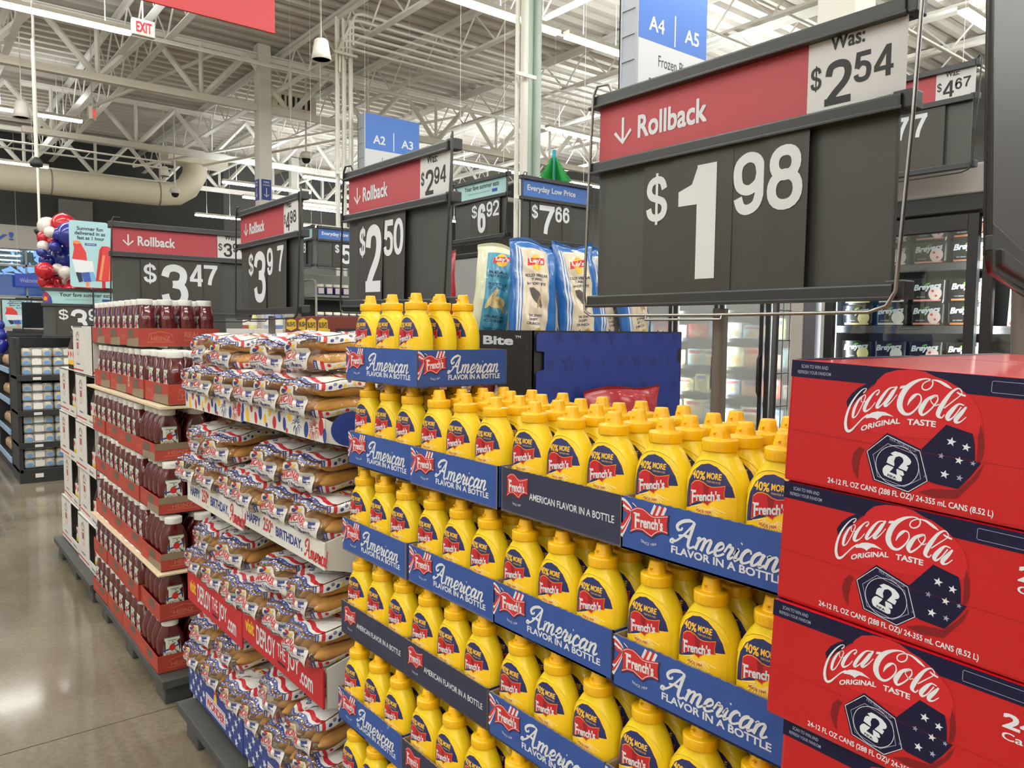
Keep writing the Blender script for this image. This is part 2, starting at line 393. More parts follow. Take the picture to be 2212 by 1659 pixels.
# back wall, with the glazed entrance in its lower part
b = MB(); b.box(X0, 7.6, Y1, Y1+.2, 4.0, CZ+.3, 0); b.box(7.6, X1, Y1, Y1+.2, FZ, CZ+.3, 1)
b.box(3.3, 7.6, Y1, Y1+.2, FZ, 4.0, 0); b.box(X0, 3.3, Y1-.02, Y1+.2, 3.42, 4.0, 2); b.box(X0, 3.3, Y1-.02, Y1+.2, FZ, 2.2, 2)
wb = b.build('wall_back', [WALLM, WALLL, WALLB], kind='structure')
MB().box(3.38, 4.16, Y1-.12, Y1, 2.0, 4.75).build('wall_panel', mat('grey_panel', (122, 122, 120), .5, noise=.1, nscale=3), wb)
wall('wall_side_left', X0-.2, X0, Y0, Y1, FZ, CZ+.3, WALLB)
wall('wall_side_right', X1, X1+.2, Y0, Y1, FZ, CZ+.3, WALLL)
wall('wall_front', X0, X1, Y0-.2, Y0, FZ, CZ+.3, WALLB)
# entrance glazing
win = MB(); 
for z in (2.2, 2.98, 3.4): win.box(X0, 3.3, Y1+.02, Y1+.08, z, z+.05)
for i in range(14): win.box(3.25-i*.62, 3.29-i*.62, Y1+.02, Y1+.08, 2.2, 3.42)
win = win.build('window_1', mat('aluminium', (150, 152, 155), .4, metal=.6), kind='structure')
GL = film('window_glass', (205, 228, 255), .1, .02)
for i in range(14): MB().box(3.25-(i+1)*.62+.04, 3.25-i*.62, Y1+.045, Y1+.055, 2.25, 3.4).build('pane', GL, win)
# what stands outside: pale blue vestibule wall, trees
TREE = mat('tree_green', (96, 128, 84), .9, noise=.4, nscale=6)
SKYP = mat('vestibule_wall', (150, 185, 235), .8)
MB().box(X0, 4, Y1+2.5, Y1+2.6, FZ, 2.9).build('wall_vestibule', SKYP, kind='structure')
MB().box(X0-2, 8, Y1+.2, Y1+14, FZ-.2, FZ-.1).build('ground_outside', mat('paving', (170, 168, 160), .9), kind='structure')
for i, (x, h, r) in enumerate([(.2, 5.2, 1.1), (3.0, 5.6, 1.1), (5.8, 4.9, 1.0), (-2.8, 5.0, 1.2)]):
    t = thing('tree', ['broad tree outside the entrance glass, behind the welcome sign', 'tall tree outside the entrance glass beside the grey wall panel', 'small tree beyond the end of the entrance glazing', 'low tree at the far end of the entrance glazing'][i], 'tree', (x, Y1+8, FZ-.1))
    MB().tube([(0, 0, 0), (.05, 0, h*.6)], [.15, .1]).build('trunk', mat('bark', (90, 75, 60), .9), t)
    cb = MB(); rr = random.Random(i)
    for k in range(90):
        a, bb, c = rr.gauss(0, .45), rr.gauss(0, .4), rr.gauss(0, .38); q = .28
        cx, cy, cz = a*r, bb*r, h*.72+c*r
        cb.add([(cx+q*rr.uniform(-1, 1), cy+q*rr.uniform(-1, 1), cz+q*rr.uniform(-1, 1)) for _ in range(4)], [(0, 1, 2), (0, 2, 3), (1, 2, 3), (0, 1, 3)])
    cb.build('foliage', TREE, t, kind='stuff')
# ceiling: ribbed steel deck, ribs along x
DECK = mat('painted_deck', (196, 190, 178), .75, noise=.06, nscale=2)
b = MB(); p = .3; y = Y0
prof = []
while y < Y1+.01:
    prof += [(y, CZ), (y+.10, CZ), (y+.13, CZ+.07), (y+.27, CZ+.07)]; y += p
vs = [(xx, a, c) for xx in (X0, X1) for a, c in prof]; n = len(prof)
b.add(vs, [(i, i+1, n+i+1, n+i) for i in range(n-1)])
b.box(X0-.2, X1+.2, Y0-.2, Y1+.2, CZ+.3, CZ+.4, 0)
b.build('ceiling', DECK, kind='structure')
STEEL = mat('white_steel', (238, 235, 226), .55)
# open web joists along y
wm = MB().tube([(0, 0, 0), (0, .5, .5)], .014, n=6, cap=False).mesh('web_bar', [STEEL])
wn = MB().tube([(0, 0, .5), (0, .5, 0)], .014, n=6, cap=False).mesh('web_bar', [STEEL])
def joist(x, i):
    t = thing('roof_joist', 'white open-web roof joist, %s counted from the open aisle side' % ORD[i+1], 'joist', (x, 0, 5.6), 0, 'roof joists under the deck')
    MB().box(-.05, .05, Y0, Y1, .57, .62).box(-.006, .006, Y0, Y1, .5, .57).build('top_chord', STEEL, t)
    MB().box(-.05, .05, Y0+.4, Y1-.4, 0, .012).box(-.006, .006, Y0+.4, Y1-.4, .012, .06).build('bottom_chord', STEEL, t)
    y = 2.0; k = 0
    while y < Y1-.6 and k < 60:
        o = bpy.data.objects.new('web_bar', wm if k % 2 == 0 else wn); COL.objects.link(o); o.parent = t; o.location = (0, y, .03); y += .5; k += 1
for i, x in enumerate([-4.6, -3.1, -1.6, -.1, 1.45, 2.8, 3.2, 5.35, 6.85, 9.1, 10.6, 12.1, 13.6]): joist(x, i)
# truss girders along x
def girder(y, label, x0=-6, x1=15):
    t = thing('roof_girder', label, 'girder', (0, y, 5.15))
    MB().box(x0, x1, -.06, .06, 0, .11).build('bottom_chord', STEEL, t)
    MB().box(x0, x1, -.07, .07, .93, .95).box(x0, x1, -.015, .015, .86, .93).build('top_chord', STEEL, t)
    d1 = MB().tube([(0, 0, 0), (-.75, 0, .85)], .05, n=4, cap=False, sm=False).mesh('diagonal', [STEEL])
    d2 = MB().tube([(0, 0, 0), (.75, 0, .85)], .05, n=4, cap=False, sm=False).mesh('diagonal', [STEEL])
    d3 = MB().tube([(0, 0, 0), (0, 0, .85)], .035, n=4, cap=False, sm=False).mesh('post', [STEEL])
    x = -5.0
    while x < x1-.5:
        for nm, me in (('diagonal', d1), ('diagonal', d2), ('vertical_post', d3)):
            o = bpy.data.objects.new(nm, me); COL.objects.link(o); o.parent = t; o.location = (x, 0, .05)
        x += 1.5
girder(13.1, 'deep white truss girder bolted to the column with the blue arrow signs')
girder(21.5, 'white truss girder close to the dark back wall', -6, 15)
girder(-4, 'white truss girder behind the price sign side of the aisle')
girder(17.4, 'white truss girder just before the round air duct', 2, 15)
# slanting braces
for k, (a, c, l) in enumerate([((2.8, 15.3, 5.3), (4.4, 13.4, 6.1), 'thin diagonal brace near the second exit sign'), ((4.2, 18.6, 5.0), (8.4, 14.5, 5.9), 'long slanting brace beyond the column with blue signs'),
                               ((5.2, 17.0, 4.9), (9.5, 13.6, 6.0), 'slanting pipe brace beside the ceiling air grille')]):
    tag(MB().tube([a, c], .03, n=6).build('brace', STEEL), l, 'brace')
# columns
CW = mat('column_white', (228, 226, 216), .5); CG = mat('pale_green_pipe', (178, 194, 182), .45)
def column(x, y, w, label, signs=False):
    t = thing('column', label, 'column', (x, y, FZ)); t['kind'] = 'structure'
    MB().rbox(-w/2, w/2, -w/2, w/2, 0, CZ-FZ, .012).build('shaft', CW, t)
    MB().box(-w/2-.06, w/2+.06, -w/2-.06, w/2+.06, 0, .03).build('base_plate', CW, t)
    return t
c1 = column(5.01, 13.1, .22, 'square white column carrying blue arrow signs')
BLUE = mat('sign_blue', (72, 106, 190), .5); BLUED = mat('deep_blue', (40, 62, 150), .5)
g = G(); g.rect(0, 0, .16, .34, 0); g.text('FIRE', .03, .13, .28, .31, 1); g.text('EXTINGUISHER', .02, .14, .23, .26, 1, .01)
g.stroke([(.08, .2), (.08, .05)], 1, .014, 1); g.stroke([(.04, .09), (.08, .05), (.12, .09)], 1, .014, 1)
for rz, dx in ((0, 0), (-PI/2, 0)):
    o = bpy.data.objects.new('arrow_sign', None); COL.objects.link(o); o.parent = c1; o.location = (dx, 0, 3.72); o.rotation_euler = (0, 0, rz)
    b = MB(); b.box(-.08, .08, -.125, -.11, 0, .34, 0); b.build('panel', [BLUED], o)
    MB().decal(g, frame((-.08, -.125, 0), (1, 0, 0), (0, 0, 1), (0, -1, 0))).build('lettering', [BLUED, INK_W], o)
column(4.9, 2.68, .26, 'broad white column half hidden by the large price sign')
column(11, 17.0, .25, 'distant white column near the far strip lamps'); column(8.9, 21.0, .22, 'thin distant column before the mid grey wall')
# pipes along the A2 aisle column and the one by the chips
def pipes(name, label, cat, xs, y, z0, z1, r, m, strap=None):
    t = thing(name, label, cat, (0, y, 0))
    for k, x in enumerate(xs): MB().tube([(x, (k % 2)*.05, z0), (x, (k % 2)*.05, z1)], r if not isinstance(r, list) else r[k], n=10).build('pipe', m, t)
    for z in strap or []: MB().box(min(xs)-.06, max(xs)+.03, -.075, -.06, z, z+.035).build('strap', STEEL, t)
    return t
t = pipes('conduit_bundle', 'bundle of thin white conduits climbing to the roof beside the A2 sign', 'conduit', [4.80, 4.85, 4.90, 4.95, 5.0, 5.05], 9.87, 2.2, 5.7, .02, CW, [5.2, 3.6])
for k in range(6):
    z = 5.83-.10*k; x = 5.05-.05*k
    MB().tube([(x, 0, z-.45), (x, 0, z-.12), (x+.04, 0, z-.03), (x+.14, 0, z), (14, 0, z)], .02, n=8).build('horizontal_run', CW, t)
pipes('white_pipe_bundle', 'cluster of slim white pipes in front of the pale green ones', 'pipe', [4.70, 4.76, 4.80, 4.86], 5.85, 2.1, 6.2, [.012, .02, .04, .012], CW, [3.9, 2.75])
pipes('green_pipe_bundle', 'three pale green insulated pipes rising beside white conduits', 'pipe', [4.94, 5.0, 5.07], 5.98, 2.75, 6.2, [.045, .05, .045], CG, [2.9])
for j, (yy, zz, l) in enumerate([(7.9, 5.45, 'long white conduit run under the deck near the A2 sign lamp'), (8.25, 5.62, 'second conduit run above the main lamp strip'), (6.6, 5.5, 'conduit run crossing behind the large price sign'), (6.2, 5.9, 'high conduit close under the deck ribs'), (4.9, 5.5, 'conduit run between the lamp rows above the freezer aisle'), (3.2, 5.7, 'high conduit above the freezer doors'), (11.8, 5.5, 'conduit run past the lampshade loudspeaker')]):
    t = thing('ceiling_conduit', l, 'conduit', (0, yy, zz))
    for q in range(3): MB().tube([(2.6 if j != 6 else -2, q*.07, q*.04), (15, q*.07, q*.04)], .016, n=6).build('pipe', CW, t)
# main round duct with elbow
DUCT = mat('duct_cream', (236, 229, 208), .45)
t = thing('air_duct', 'large round cream air duct turning down from the roof', 'duct', (0, 19.2, 4.56))
MB().tube([(-6, 0, 0), (1.0, 0, 0), (3, 0, 0), (4.85, 0, 0)], .27, n=24).build('straight_run', DUCT, t)
MB().tube([(4.85, 0, 0), (5.25, 0, .05), (5.5, 0, .22), (5.66, 0, .5), (5.7, 0, .75)], .27, n=24).build('elbow', DUCT, t)
MB().box(5.0, 6.35, -.35, .3, .75, 1.05).build('plenum_box', DUCT, t)
for x in (.6, 2.7, 4.85): MB().tube([(x-.015, 0, 0), (x+.015, 0, 0)], .277, n=24).build('joint_ring', mat('duct_ring', (150, 146, 134), .5), t)
t = thing('ceiling_rail', 'slim ladder rail with rungs running under the joists', 'rail', (0, 16, 4.55))
for z in (0, .12): MB().tube([(-3, 0, z), (4.3, 0, z)], .018, n=6).build('rail', STEEL, t)
for k in range(18): MB().tube([(-2.8+k*.4, 0, 0), (-2.7+k*.4, 0, .12)], .01, n=5).build('rung', STEEL, t)
# strip lamps
TUBE = mat('lamp_glow', (255, 250, 236), .5, emit=26)
def strip(x0, x1, y, z, label):
    t = thing('strip_lamp', label, 'lamp', (x0, y, z), 0, 'strip lamps under the roof')
    L = x1-x0
    MB().box(0, L, -.06, .06, .03, .08).build('housing', CW, t)
    MB().box(.01, L-.01, -.055, .055, -.004, .035).build('diffuser', TUBE, t)
    for k in range(max(2, int(L/2.2))):
        x = .3+k*(L-.6)/max(1, int(L/2.2)-1 or 1)
        if x < L: MB().tube([(x, 0, .08), (x, 0, CZ-z+.09)], .005, n=5).build('hanger', STEEL, t)
near = {(-8, 2.48): 'long bright strip lamp ending beside the red exit sign', (-8, 1.4): 'strip lamp overhead of the open aisle', (6.75, 7.95): 'short strip lamp between the column pipes and the A4 sign', (8.4, 14): 'strip lamp starting beside the A4 sign', (3.2, 6.0): 'strip lamp ending at the column pipes, above the A2 sign', (9.7, 14): 'bright strip lamp at the corner beside the dark sign edge', (2.1, 2.8): 'short strip lamp left of the second exit sign'}
cnt = {}
for y, z, rs in STRIPS:
    for q, (a, c) in enumerate(rs):
        base = 'strip lamp behind the drink cases' if y < 0 else 'strip lamp over the near displays' if y < 5 else 'strip lamp before the second girder bay' if y < 12 else 'small strip lamp before the dark back wall'
        cnt[base] = cnt.get(base, 0)+1
        strip(a, c, y, z, near.get((a, c)) or base+', %s of them counted outward' % ORD[cnt[base]])
# ---------------------------------------------------------------- hung from the roof
SPK = mat('loudspeaker_shell', (232, 229, 220), .5)
def speaker(x, y, z, s, label):
    t = thing('pendant_loudspeaker', label, 'loudspeaker', (x, y, z))
    MB().lathe([(.0, .38*s), (.10*s, .38*s), (.13*s, .35*s), (.16*s, .16*s), (.19*s, 0), (.17*s, 0), (.15*s, .05*s)], 0, 24, cap=False).build('shell', SPK, t)
    MB().lathe([(0, .02*s), (.165*s, .02*s)], 0, 20).build('grille', mat('grille_grey', (226, 222, 212), .7), t)
    MB().tube([(0, 0, .38*s), (0, 0, CZ-z-.05)], .006, n=5).build('cable', STEEL, t)
speaker(3.97, 8.55, 4.60, .62, 'large white bell loudspeaker hanging beside the conduit corner')
speaker(1.5, 13, 4.42, .6, 'white bell loudspeaker hanging between two short strip lamps')
speaker(4.69, 18, 4.76, .55, 'small white bell loudspeaker in front of the duct elbow')
t = thing('dome_camera', 'small dark dome security camera hanging under the duct elbow', 'camera', (4.9, 18, 4.42))
MB().lathe([(.0, .12), (.08, .12), (.11, .08), (.11, .03), (.09, .0)], 0, 20).build('housing', SPK, t)
MB().lathe([(.085, 0), (.07, -.05), (.04, -.08), (0, -.09)], 0, 20).build('dome', mat('smoked_dome', (30, 30, 32), .1), t)
MB().tube([(0, 0, .12), (0, 0, 1.91)], .02, n=8).build('drop_pole', SPK, t)
t = thing('dome_camera', 'white camera drop pole beside the column with blue arrow signs', 'camera', (6.0, 13.6, 4.6))
MB().lathe([(.0, .12), (.08, .12), (.11, .08), (.11, .03), (.09, .0)], 0, 20).build('housing', SPK, t)
MB().lathe([(.085, 0), (.07, -.05), (.04, -.08), (0, -.09)], 0, 20).build('dome', mat('smoked_dome'), t)
MB().tube([(0, 0, .12), (0, 0, 1.75)], .018, n=8).build('drop_pole', SPK, t)
for (x, y, z0, z1, l) in [(1.15, 9, 3.07, 4.3, 'white rod with a black round sensor, hanging above the bread shelves'), (1.545, 12, 2.72, 5.6, 'thin rod with a pointed black sensor in front of the pale wall band')]:
    t = thing('hanging_sensor', l, 'sensor', (x, y, z0))
    MB().tube([(0, 0, .05), (0, 0, z1-z0)], .016, n=8).build('rod', SPK, t)
    if y < 10: MB().lathe([(0, 0), (.055, 0), (.06, .03), (.05, .06), (.02, .09)], 0, 18).build('sensor_head', BLACK, t)
    else: MB().lathe([(0, -.06), (.03, -.04), (.065, .02), (.065, .05), (0, .07)], 0, 18).build('sensor_head', BLACK, t)
    MB().tube([(0, 0, z1-z0), (0, 0, CZ-z0)], .004, n=5).build('wire', STEEL, t)
REDL = mat('exit_red', (235, 30, 50), .5, emit=1.2); SIGNW = mat('exit_white', (228, 222, 212), .5)
def exit_sign(x, y, z, w, h, rz, label):
    t = thing('exit_sign', label, 'sign', (x, y, z), rz)
    MB().rbox(-w/2, w/2, -.03, .03, 0, h, .008).build('housing', SIGNW, t)
    g = G(); g.text('EXIT', -w*.33, w*.36, h*.18, h*.82, 0, .03)
    MB().decal(g, frame((0, -.031, 0), (1, 0, 0), (0, 0, 1), (0, -1, 0))).decal(g, frame((0, .031, 0), (-1, 0, 0), (0, 0, 1), (0, 1, 0))).build('lettering', [REDL], t)
    MB().tube([(0, 0, h), (0, 0, CZ-z+.09)], .008, n=6).build('hanger', STEEL, t)
exit_sign(1.92, 8, 4.22, .2, .15, 0, 'white exit sign with red letters at the end of the long lamp')
exit_sign(2.58, 14, 4.78, .18, .2, R(62), 'small exit sign seen nearly edge-on below the truss girder')
t = thing('hanging_banner', 'large plain red banner hanging from the roof', 'banner', (1.9, 6, 3.79))
MB().rbox(-.62, .497, -.01, .01, 0, .9, .004).build('panel', mat('banner_red', (205, 72, 78), .55, noise=.03), t)
for x in (-.4, .4): MB().tube([(x, 0, .9), (x, 0, CZ-3.79)], .004, n=5).build('wire', STEEL, t)
t = thing('air_grille', 'ceiling air grille with dark slots, set in a pale box', 'vent', (5.9, 14.0, 5.5))
MB().rbox(-.42, .42, -.15, .35, -.05, .32, .01).build('housing', DUCT, t)
MB().box(-.32, .30, -.165, -.15, .05, .24).build('dark_back', INK_K, t)
for k in range(7): MB().box(-.31+k*.1, -.27+k*.1, -.19, -.165, .05, .24).build('slat', DUCT, t)
# aisle blade signs
AB = mat('aisle_blue', (66, 114, 196), .5); AW = mat('aisle_white', (206, 208, 212), .5); AG = mat('aisle_frame', (176, 180, 190), .5); INKG = mat('ink_grey', (70, 74, 84), .6)
def aisle(x, y, zb, zt, w, h, L, Rr, rows, label, tilt=0):
    """x = left edge, blue part from zb to zt, white below"""
    t = thing('aisle_sign', label, 'sign', (x, y, zb), tilt)
    MB().box(0, w, 0, .012, 0, zt-zb).build('blue_panel', AB, t)
    lo = -h
    MB().box(0, w, 0, .012, lo, 0).build('white_panel', AW, t)
    g = G(); H = zt-zb
    g.text(L, w*.14, w*.36, .085, .20, 0, .018); g.text(Rr, w*.66, w*.88, .085, .20, 0, .018); g.stroke([(w*.515, 0+.02), (w*.515, .27)], 0, .014, 1)
    for k, (s, a, c) in enumerate(rows): g.text(s, w*a, w*c, -.18-.2*k, -.09-.2*k, 1, .006)
    MB().decal(g, frame((0, -.0005, 0), (1, 0, 0), (0, 0, 1), (0, -1, 0))).build('lettering', [INK_W, INKG], t)
    f = MB(); D = .2
    f.box(-.012, .0, -.0, .03, lo, H); f.box(-.012, 0, D-.03, D, lo, H)
    k = lo
    while k < H+.01: f.box(-.012, 0, .03, D-.03, k-.015, k+.015); k += .2
    f.box(-.002, .0, 0, D, lo, H)
    f.build('ladder_frame', AG, t)
    MB().box(-.012, w, D-.012, D, lo, H).build('rear_panel', AW, t)
    for xx in (.1, w-.1): MB().tube([(xx, .1, H), (xx, .1, CZ-zb)], .002, n=5).build('wire', STEEL, t)
aisle(5.10, 9.62, 3.96, 4.44, .86, .9, 'A2', 'A3', [('Ice Cream', .3, .72)], 'blue and white hanging aisle sign reading A2 A3')
aisle(4.70, 4.3, 3.84, 4.7, .86, .95, 'A4', 'A5', [('Frozen Pizza', .28, .78), ('Frozen Meals', .15, .78)], 'blue and white hanging aisle sign reading A4 A5')
t = thing('paper_decoration', 'spiky green paper tree decoration above the seven dollar price sign', 'decoration', (6.13, 6.9, 3.17))
t.scale = (.8, .8, .8)
b = MB()
for k in range(4):
    a = k*PI/4; q = [(0, .5)]+[((.06+.05*i+(.05 if j else -.02)), .42-.08*i-(.05 if j else 0)) for i in range(5) for j in (1, 0)]+[(.12, 0)]
    pl = q+[(-x, z) for x, z in reversed(q[1:])]
    b.prism(pl, lambda u, v: (u*math.cos(a)-.002*math.sin(a), u*math.sin(a)+.002*math.cos(a), v), lambda u, v: (u*math.cos(a)+.002*math.sin(a), u*math.sin(a)-.002*math.cos(a), v))
b.build('paper_leaves', mat('paper_green', (40, 150, 70), .6), t); MB().tube([(0, 0, 0), (0, 0, .56)], .03, n=8).build('stem', mat('paper_teal', (60, 160, 190), .6), t)
MB().tube([(0, 0, .55), (0, 0, 3.0)], .002, n=4).build('string', STEEL, t)
# ---------------------------------------------------------------- price signs
PANEL = mat('sign_panel', (68, 69, 66), .38, noise=.03); CARD = mat('number_card', (58, 55, 51), .42); RAIL = mat('sign_rail', (48, 49, 50), .35)
RED = mat('rollback_red', (176, 62, 72), .45); WIRE = mat('steel_wire', (150, 148, 145), .3, metal=.9); WIREK = mat('black_wire', (34, 34, 34), .35)
TEAL = mat('pale_teal', (164, 206, 206), .5); WASC = mat('was_card', (212, 211, 212), .5); HB = mat('header_blue', (66, 108, 182), .45); POLE = mat('grey_pole', (110, 104, 98), .45, metal=.3)
def price_sign(label, loc, rz, dollars, cents, head='rollback', was=None, wire=True,  wirem=None, pole=None, hang=None, tilt=0, lay=None, bent=False):
    t = thing('price_sign', label, 'sign', loc, rz)
    t.rotation_euler = (0, tilt, rz)
    W, H = .72, .49; x0 = -W/2
    MB().rbox(x0+.008, x0+W-.006, .0, .012, .015, H-.02, .003).build('back_panel', PANEL, t)
    for nm, z0, z1, d in (('top_rail', .465, .495, .018), ('middle_rail', .312, .340, .020), ('bottom_rail', -.002, .026, .022)):
        b = MB(); b.rbox(x0-.006, x0+W+.006, -d, .016, z0, z1, .004); b.rbox(x0-.01, x0+W+.01, -d-.006, -d+.004, z0, z0+.006, .0015); b.rbox(x0+W-.012, x0+W+.022, -.012, .026, z0+.002, z1+.006, .003)
        b.build(nm, RAIL, t)
    y = -.0045
    fr = frame((x0, y, 0), (1, 0, 0), (0, 0, 1), (0, -1, 0))
    hm = {'rollback': RED, 'edlp': HB, 'summer': TEAL}[head]
    hx1 = W-.01 if not was else .552
    hc = MB().box(x0+.012, x0+W-.012, -.004, 0, .338, .468).build('header_card', hm, t)
    g = G()
    if head == 'rollback':
        g.stroke([(.087, .432), (.087, .38)], 0, .0075, 1); g.stroke([(.062, .401), (.087, .375), (.112, .401)], 0, .0075, 1)
        g.text('Rollback', .133, .323, .376, .427, 0, .025); mm = [INK_W]
    elif head == 'edlp': g.text('Everyday Low Price', .06, .56, .375, .43, 0, .02); mm = [INK_W]
    else:
        g.text('Your fave summer eats', .15, .62, .41, .45, 0, .015); g.text('Delivery from the store to your door', .2, .5, .372, .39, 1, .004); g.rect(.53, .367, .60, .392, 2)
        g.poly([(.012, .34), (.012, .465), (.05, .44), (.08, .40), (.09, .34)], 2); g.ell(.035, .40, .028, .05, 3, 14); g.ell(.03, .385, .016, .02, 4, 10)
        mm = [INK_K, mat('soft_ink', (110, 150, 160), .6), BLUED, mat('berry', (150, 50, 70), .6), mat('bun_gold', (215, 150, 60), .6)]
    MB().decal(g, fr).build('lettering', mm, hc)
    if was:
        g = G(); b = MB()
        vs = []
        n = 8
        for i in range(n+1):
            u = .550+i*(.178)/n; bend = (.006*math.sin(PI*i/n)+.010*(i/n)**2) if bent else .0015
            vs += [(x0+u, y-.002-bend, .331), (x0+u, y-.002-bend, .470)]
        b.add(vs, [(2*i, 2*i+2, 2*i+3, 2*i+1) for i in range(n)])
        o = b.build('was_card', WASC, t)
        def wf(u, v, h):
            i = (u-.550)/.178; bend = (.006*math.sin(PI*i)+.010*i*i) if bent else .0015
            return (x0+u, y-.002-bend-h, v)
        g.text('Was:', .592, .655, .443, .470, 0, .02)
        a, b_, c_ = was
        g.digit('$', .555, .578, .378, .424, 0, .14); g.digit(a, .584, .633, .348, .425, 0, .165); g.digit(b_, .637, .668, .376, .428, 0, .165); g.digit(c_, .673, .706, .376, .428, 0, .165)
        g.text('684346285', .68, .705, .340, .344, 0, 0)
        MB().decal(g, wf).build('lettering', [INK_K], o)
    L = lay or dict(d=(.166, .231), big=(.262, .359), c1=(.399, .472), c2=(.478, .553), cards=[.160, .243, .396, .470, .561])
    cs = L['cards']; r = random.Random(dollars+cents)
    tops = [('$', L['d'], .176, .288, .155), (dollars, L['big'], .052, .287, .165), (cents[0], L['c1'], .172, .293, .165), (cents[1], L['c2'], .172, .293, .165)]
    for i in range(4):
        if i+1 >= len(cs): break
        a, c = cs[i], cs[i+1]; ty = -.010-.0022*(i % 2)-.0015*i
        f0, f1 = r.uniform(0, .003), r.uniform(0, .006)
        yy = lambda u, v, h, a=a, c=c, ty=ty, f0=f0, f1=f1: (x0+u, ty-h-f1*((u-a)/(c-a))*(1-v/.31), v)
        b = MB(); q = [(a, .012), (c+.002, .012), (c+.002, .312), (a, .312)]
        b.add([yy(u, v, 0) for u, v in q]+[yy(u, v, -.001) for u, v in q], [(0, 1, 2, 3), (7, 6, 5, 4), (0, 4, 5, 1), (1, 5, 6, 2), (3, 2, 6, 7), (0, 3, 7, 4)])
        o = b.build('number_card', CARD, t)
        ch, (u0, u1), v0, v1, ww = tops[i]
        MB().decal(G().digit(ch, u0, u1, v0, v1, 0, ww), yy, first=.0006).build('lettering', [INK_W], o)
    wm_ = wirem or WIRE
    if wire:
        a, c, zt = x0+.002, x0+W+.020, .515
        q = [(a+.05, 0, zt-.03), (a+.045, -.012, zt), (a+.015, -.02, zt), (a+.005, -.022, zt-.02), (a-.004, -.024, .3), (a-.012, -.026, .02), (a-.008, -.026, -.012), (a+.012, -.026, -.022), (0, -.026, -.024), (c-.05, -.026, -.022), (c-.02, -.026, -.012), (c-.006, -.026, .012), (c+.008, -.022, .3), (c+.012, -.016, zt-.02), (c+.002, -.01, zt), (c-.028, 0, zt-.03)]
        MB().tube(q, .0036, n=8).build('wire_frame', wm_, t)
        MB().tube([(-.17, -.03, -.033), (.03, -.03, -.033)], .003, n=6).tube([(-.17, -.03, -.033), (-.17, -.026, -.022)], .0025, n=6).tube([(.03, -.03, -.033), (.03, -.026, -.022)], .0025, n=6).build('cross_wire', wm_, t)
    if pole: MB().tube([(0, .01, -pole), (0, .01, -.01)], .0155, n=12).build('pole', POLE, t)
    if hang:
        for x in (-.3, .3): MB().tube([(x, .01, .49), (x, .01, .49+hang)], .0016, n=5).build('hanger', STEEL, t)
    return t
PZ = 1.555
price_sign('large Rollback price sign reading $1.98, was $2.54, above the mustard', (1.33, .982, PZ+.004), R(-90), '1', '98', was='254', pole=PZ-.12)
L2 = dict(d=(.118, .176), big=(.178, .302), c1=(.315, .385), c2=(.393, .462), cards=[.105, .172, .31, .387, .47])
price_sign('Rollback price sign reading $2.50, was $2.94, above the bun rack', (1.33, 2.315, PZ+.02), R(-92), '2', '50', was='294', wirem=WIREK, pole=PZ-.1, tilt=R(1.2), lay=L2)
L3 = dict(d=(.13, .20), big=(.21, .36), c1=(.37, .44), c2=(.50, .57), cards=[.12, .205, .365, .46, .6])
price_sign('Rollback price sign reading $3.97, was $4.98 on a curled card', (1.33, 3.425, PZ+.008), R(-90), '3', '97', was='498', wirem=WIREK, pole=PZ-.1, lay=L3, bent=True)
L4 = dict(d=(.155, .225), big=(.245, .385), c1=(.395, .465), c2=(.47, .545), cards=[.145, .235, .39, .468, .56])
price_sign('Rollback price sign reading $3.47, was $3.9, facing down the aisle', (1.255, 4.5, PZ), 0, '3', '47', was='397', wirem=WIREK, pole=PZ-.1, lay=L4)
# dark blank back of a sign at the end of the coke stack
t = thing('price_sign', 'blank dark sign back in a steel frame, very close above the drink cases', 'sign', (.797, .292, 1.578), R(13.4)); t.rotation_euler = (R(-2), 0, R(13.4))
MB().rbox(.026, .66, -.001, .002, .0, .62, .0008).build('back_panel', mat('near_panel', (50, 50, 49), .5, noise=.05), t)
MB().rbox(.004, .026, -.003, .001, -.004, .62, .001).build('side_channel', mat('dark_channel', (30, 28, 28), .2), t)
MB().tube([(.0, -.004, .64), (.0, -.004, .0), (.002, -.004, -.012), (.012, -.004, -.018), (.66, -.004, -.03)], .0032, n=10).build('wire_frame', mat('dark_chrome', (70, 68, 68), .2, metal=.9), t)
MB().rbox(-.006, .006, -.008, -.002, .0, .014, .001).rbox(.05, .66, -.012, .0, -.010, .006, .002).rbox(.03, .66, -.005, .003, -.018, .03, .002).build('bottom_rail', RAIL, t)
MB().tube([(.56, .012, -1.44), (.56, .012, 0)], .015, n=10).build('pole', POLE, t)
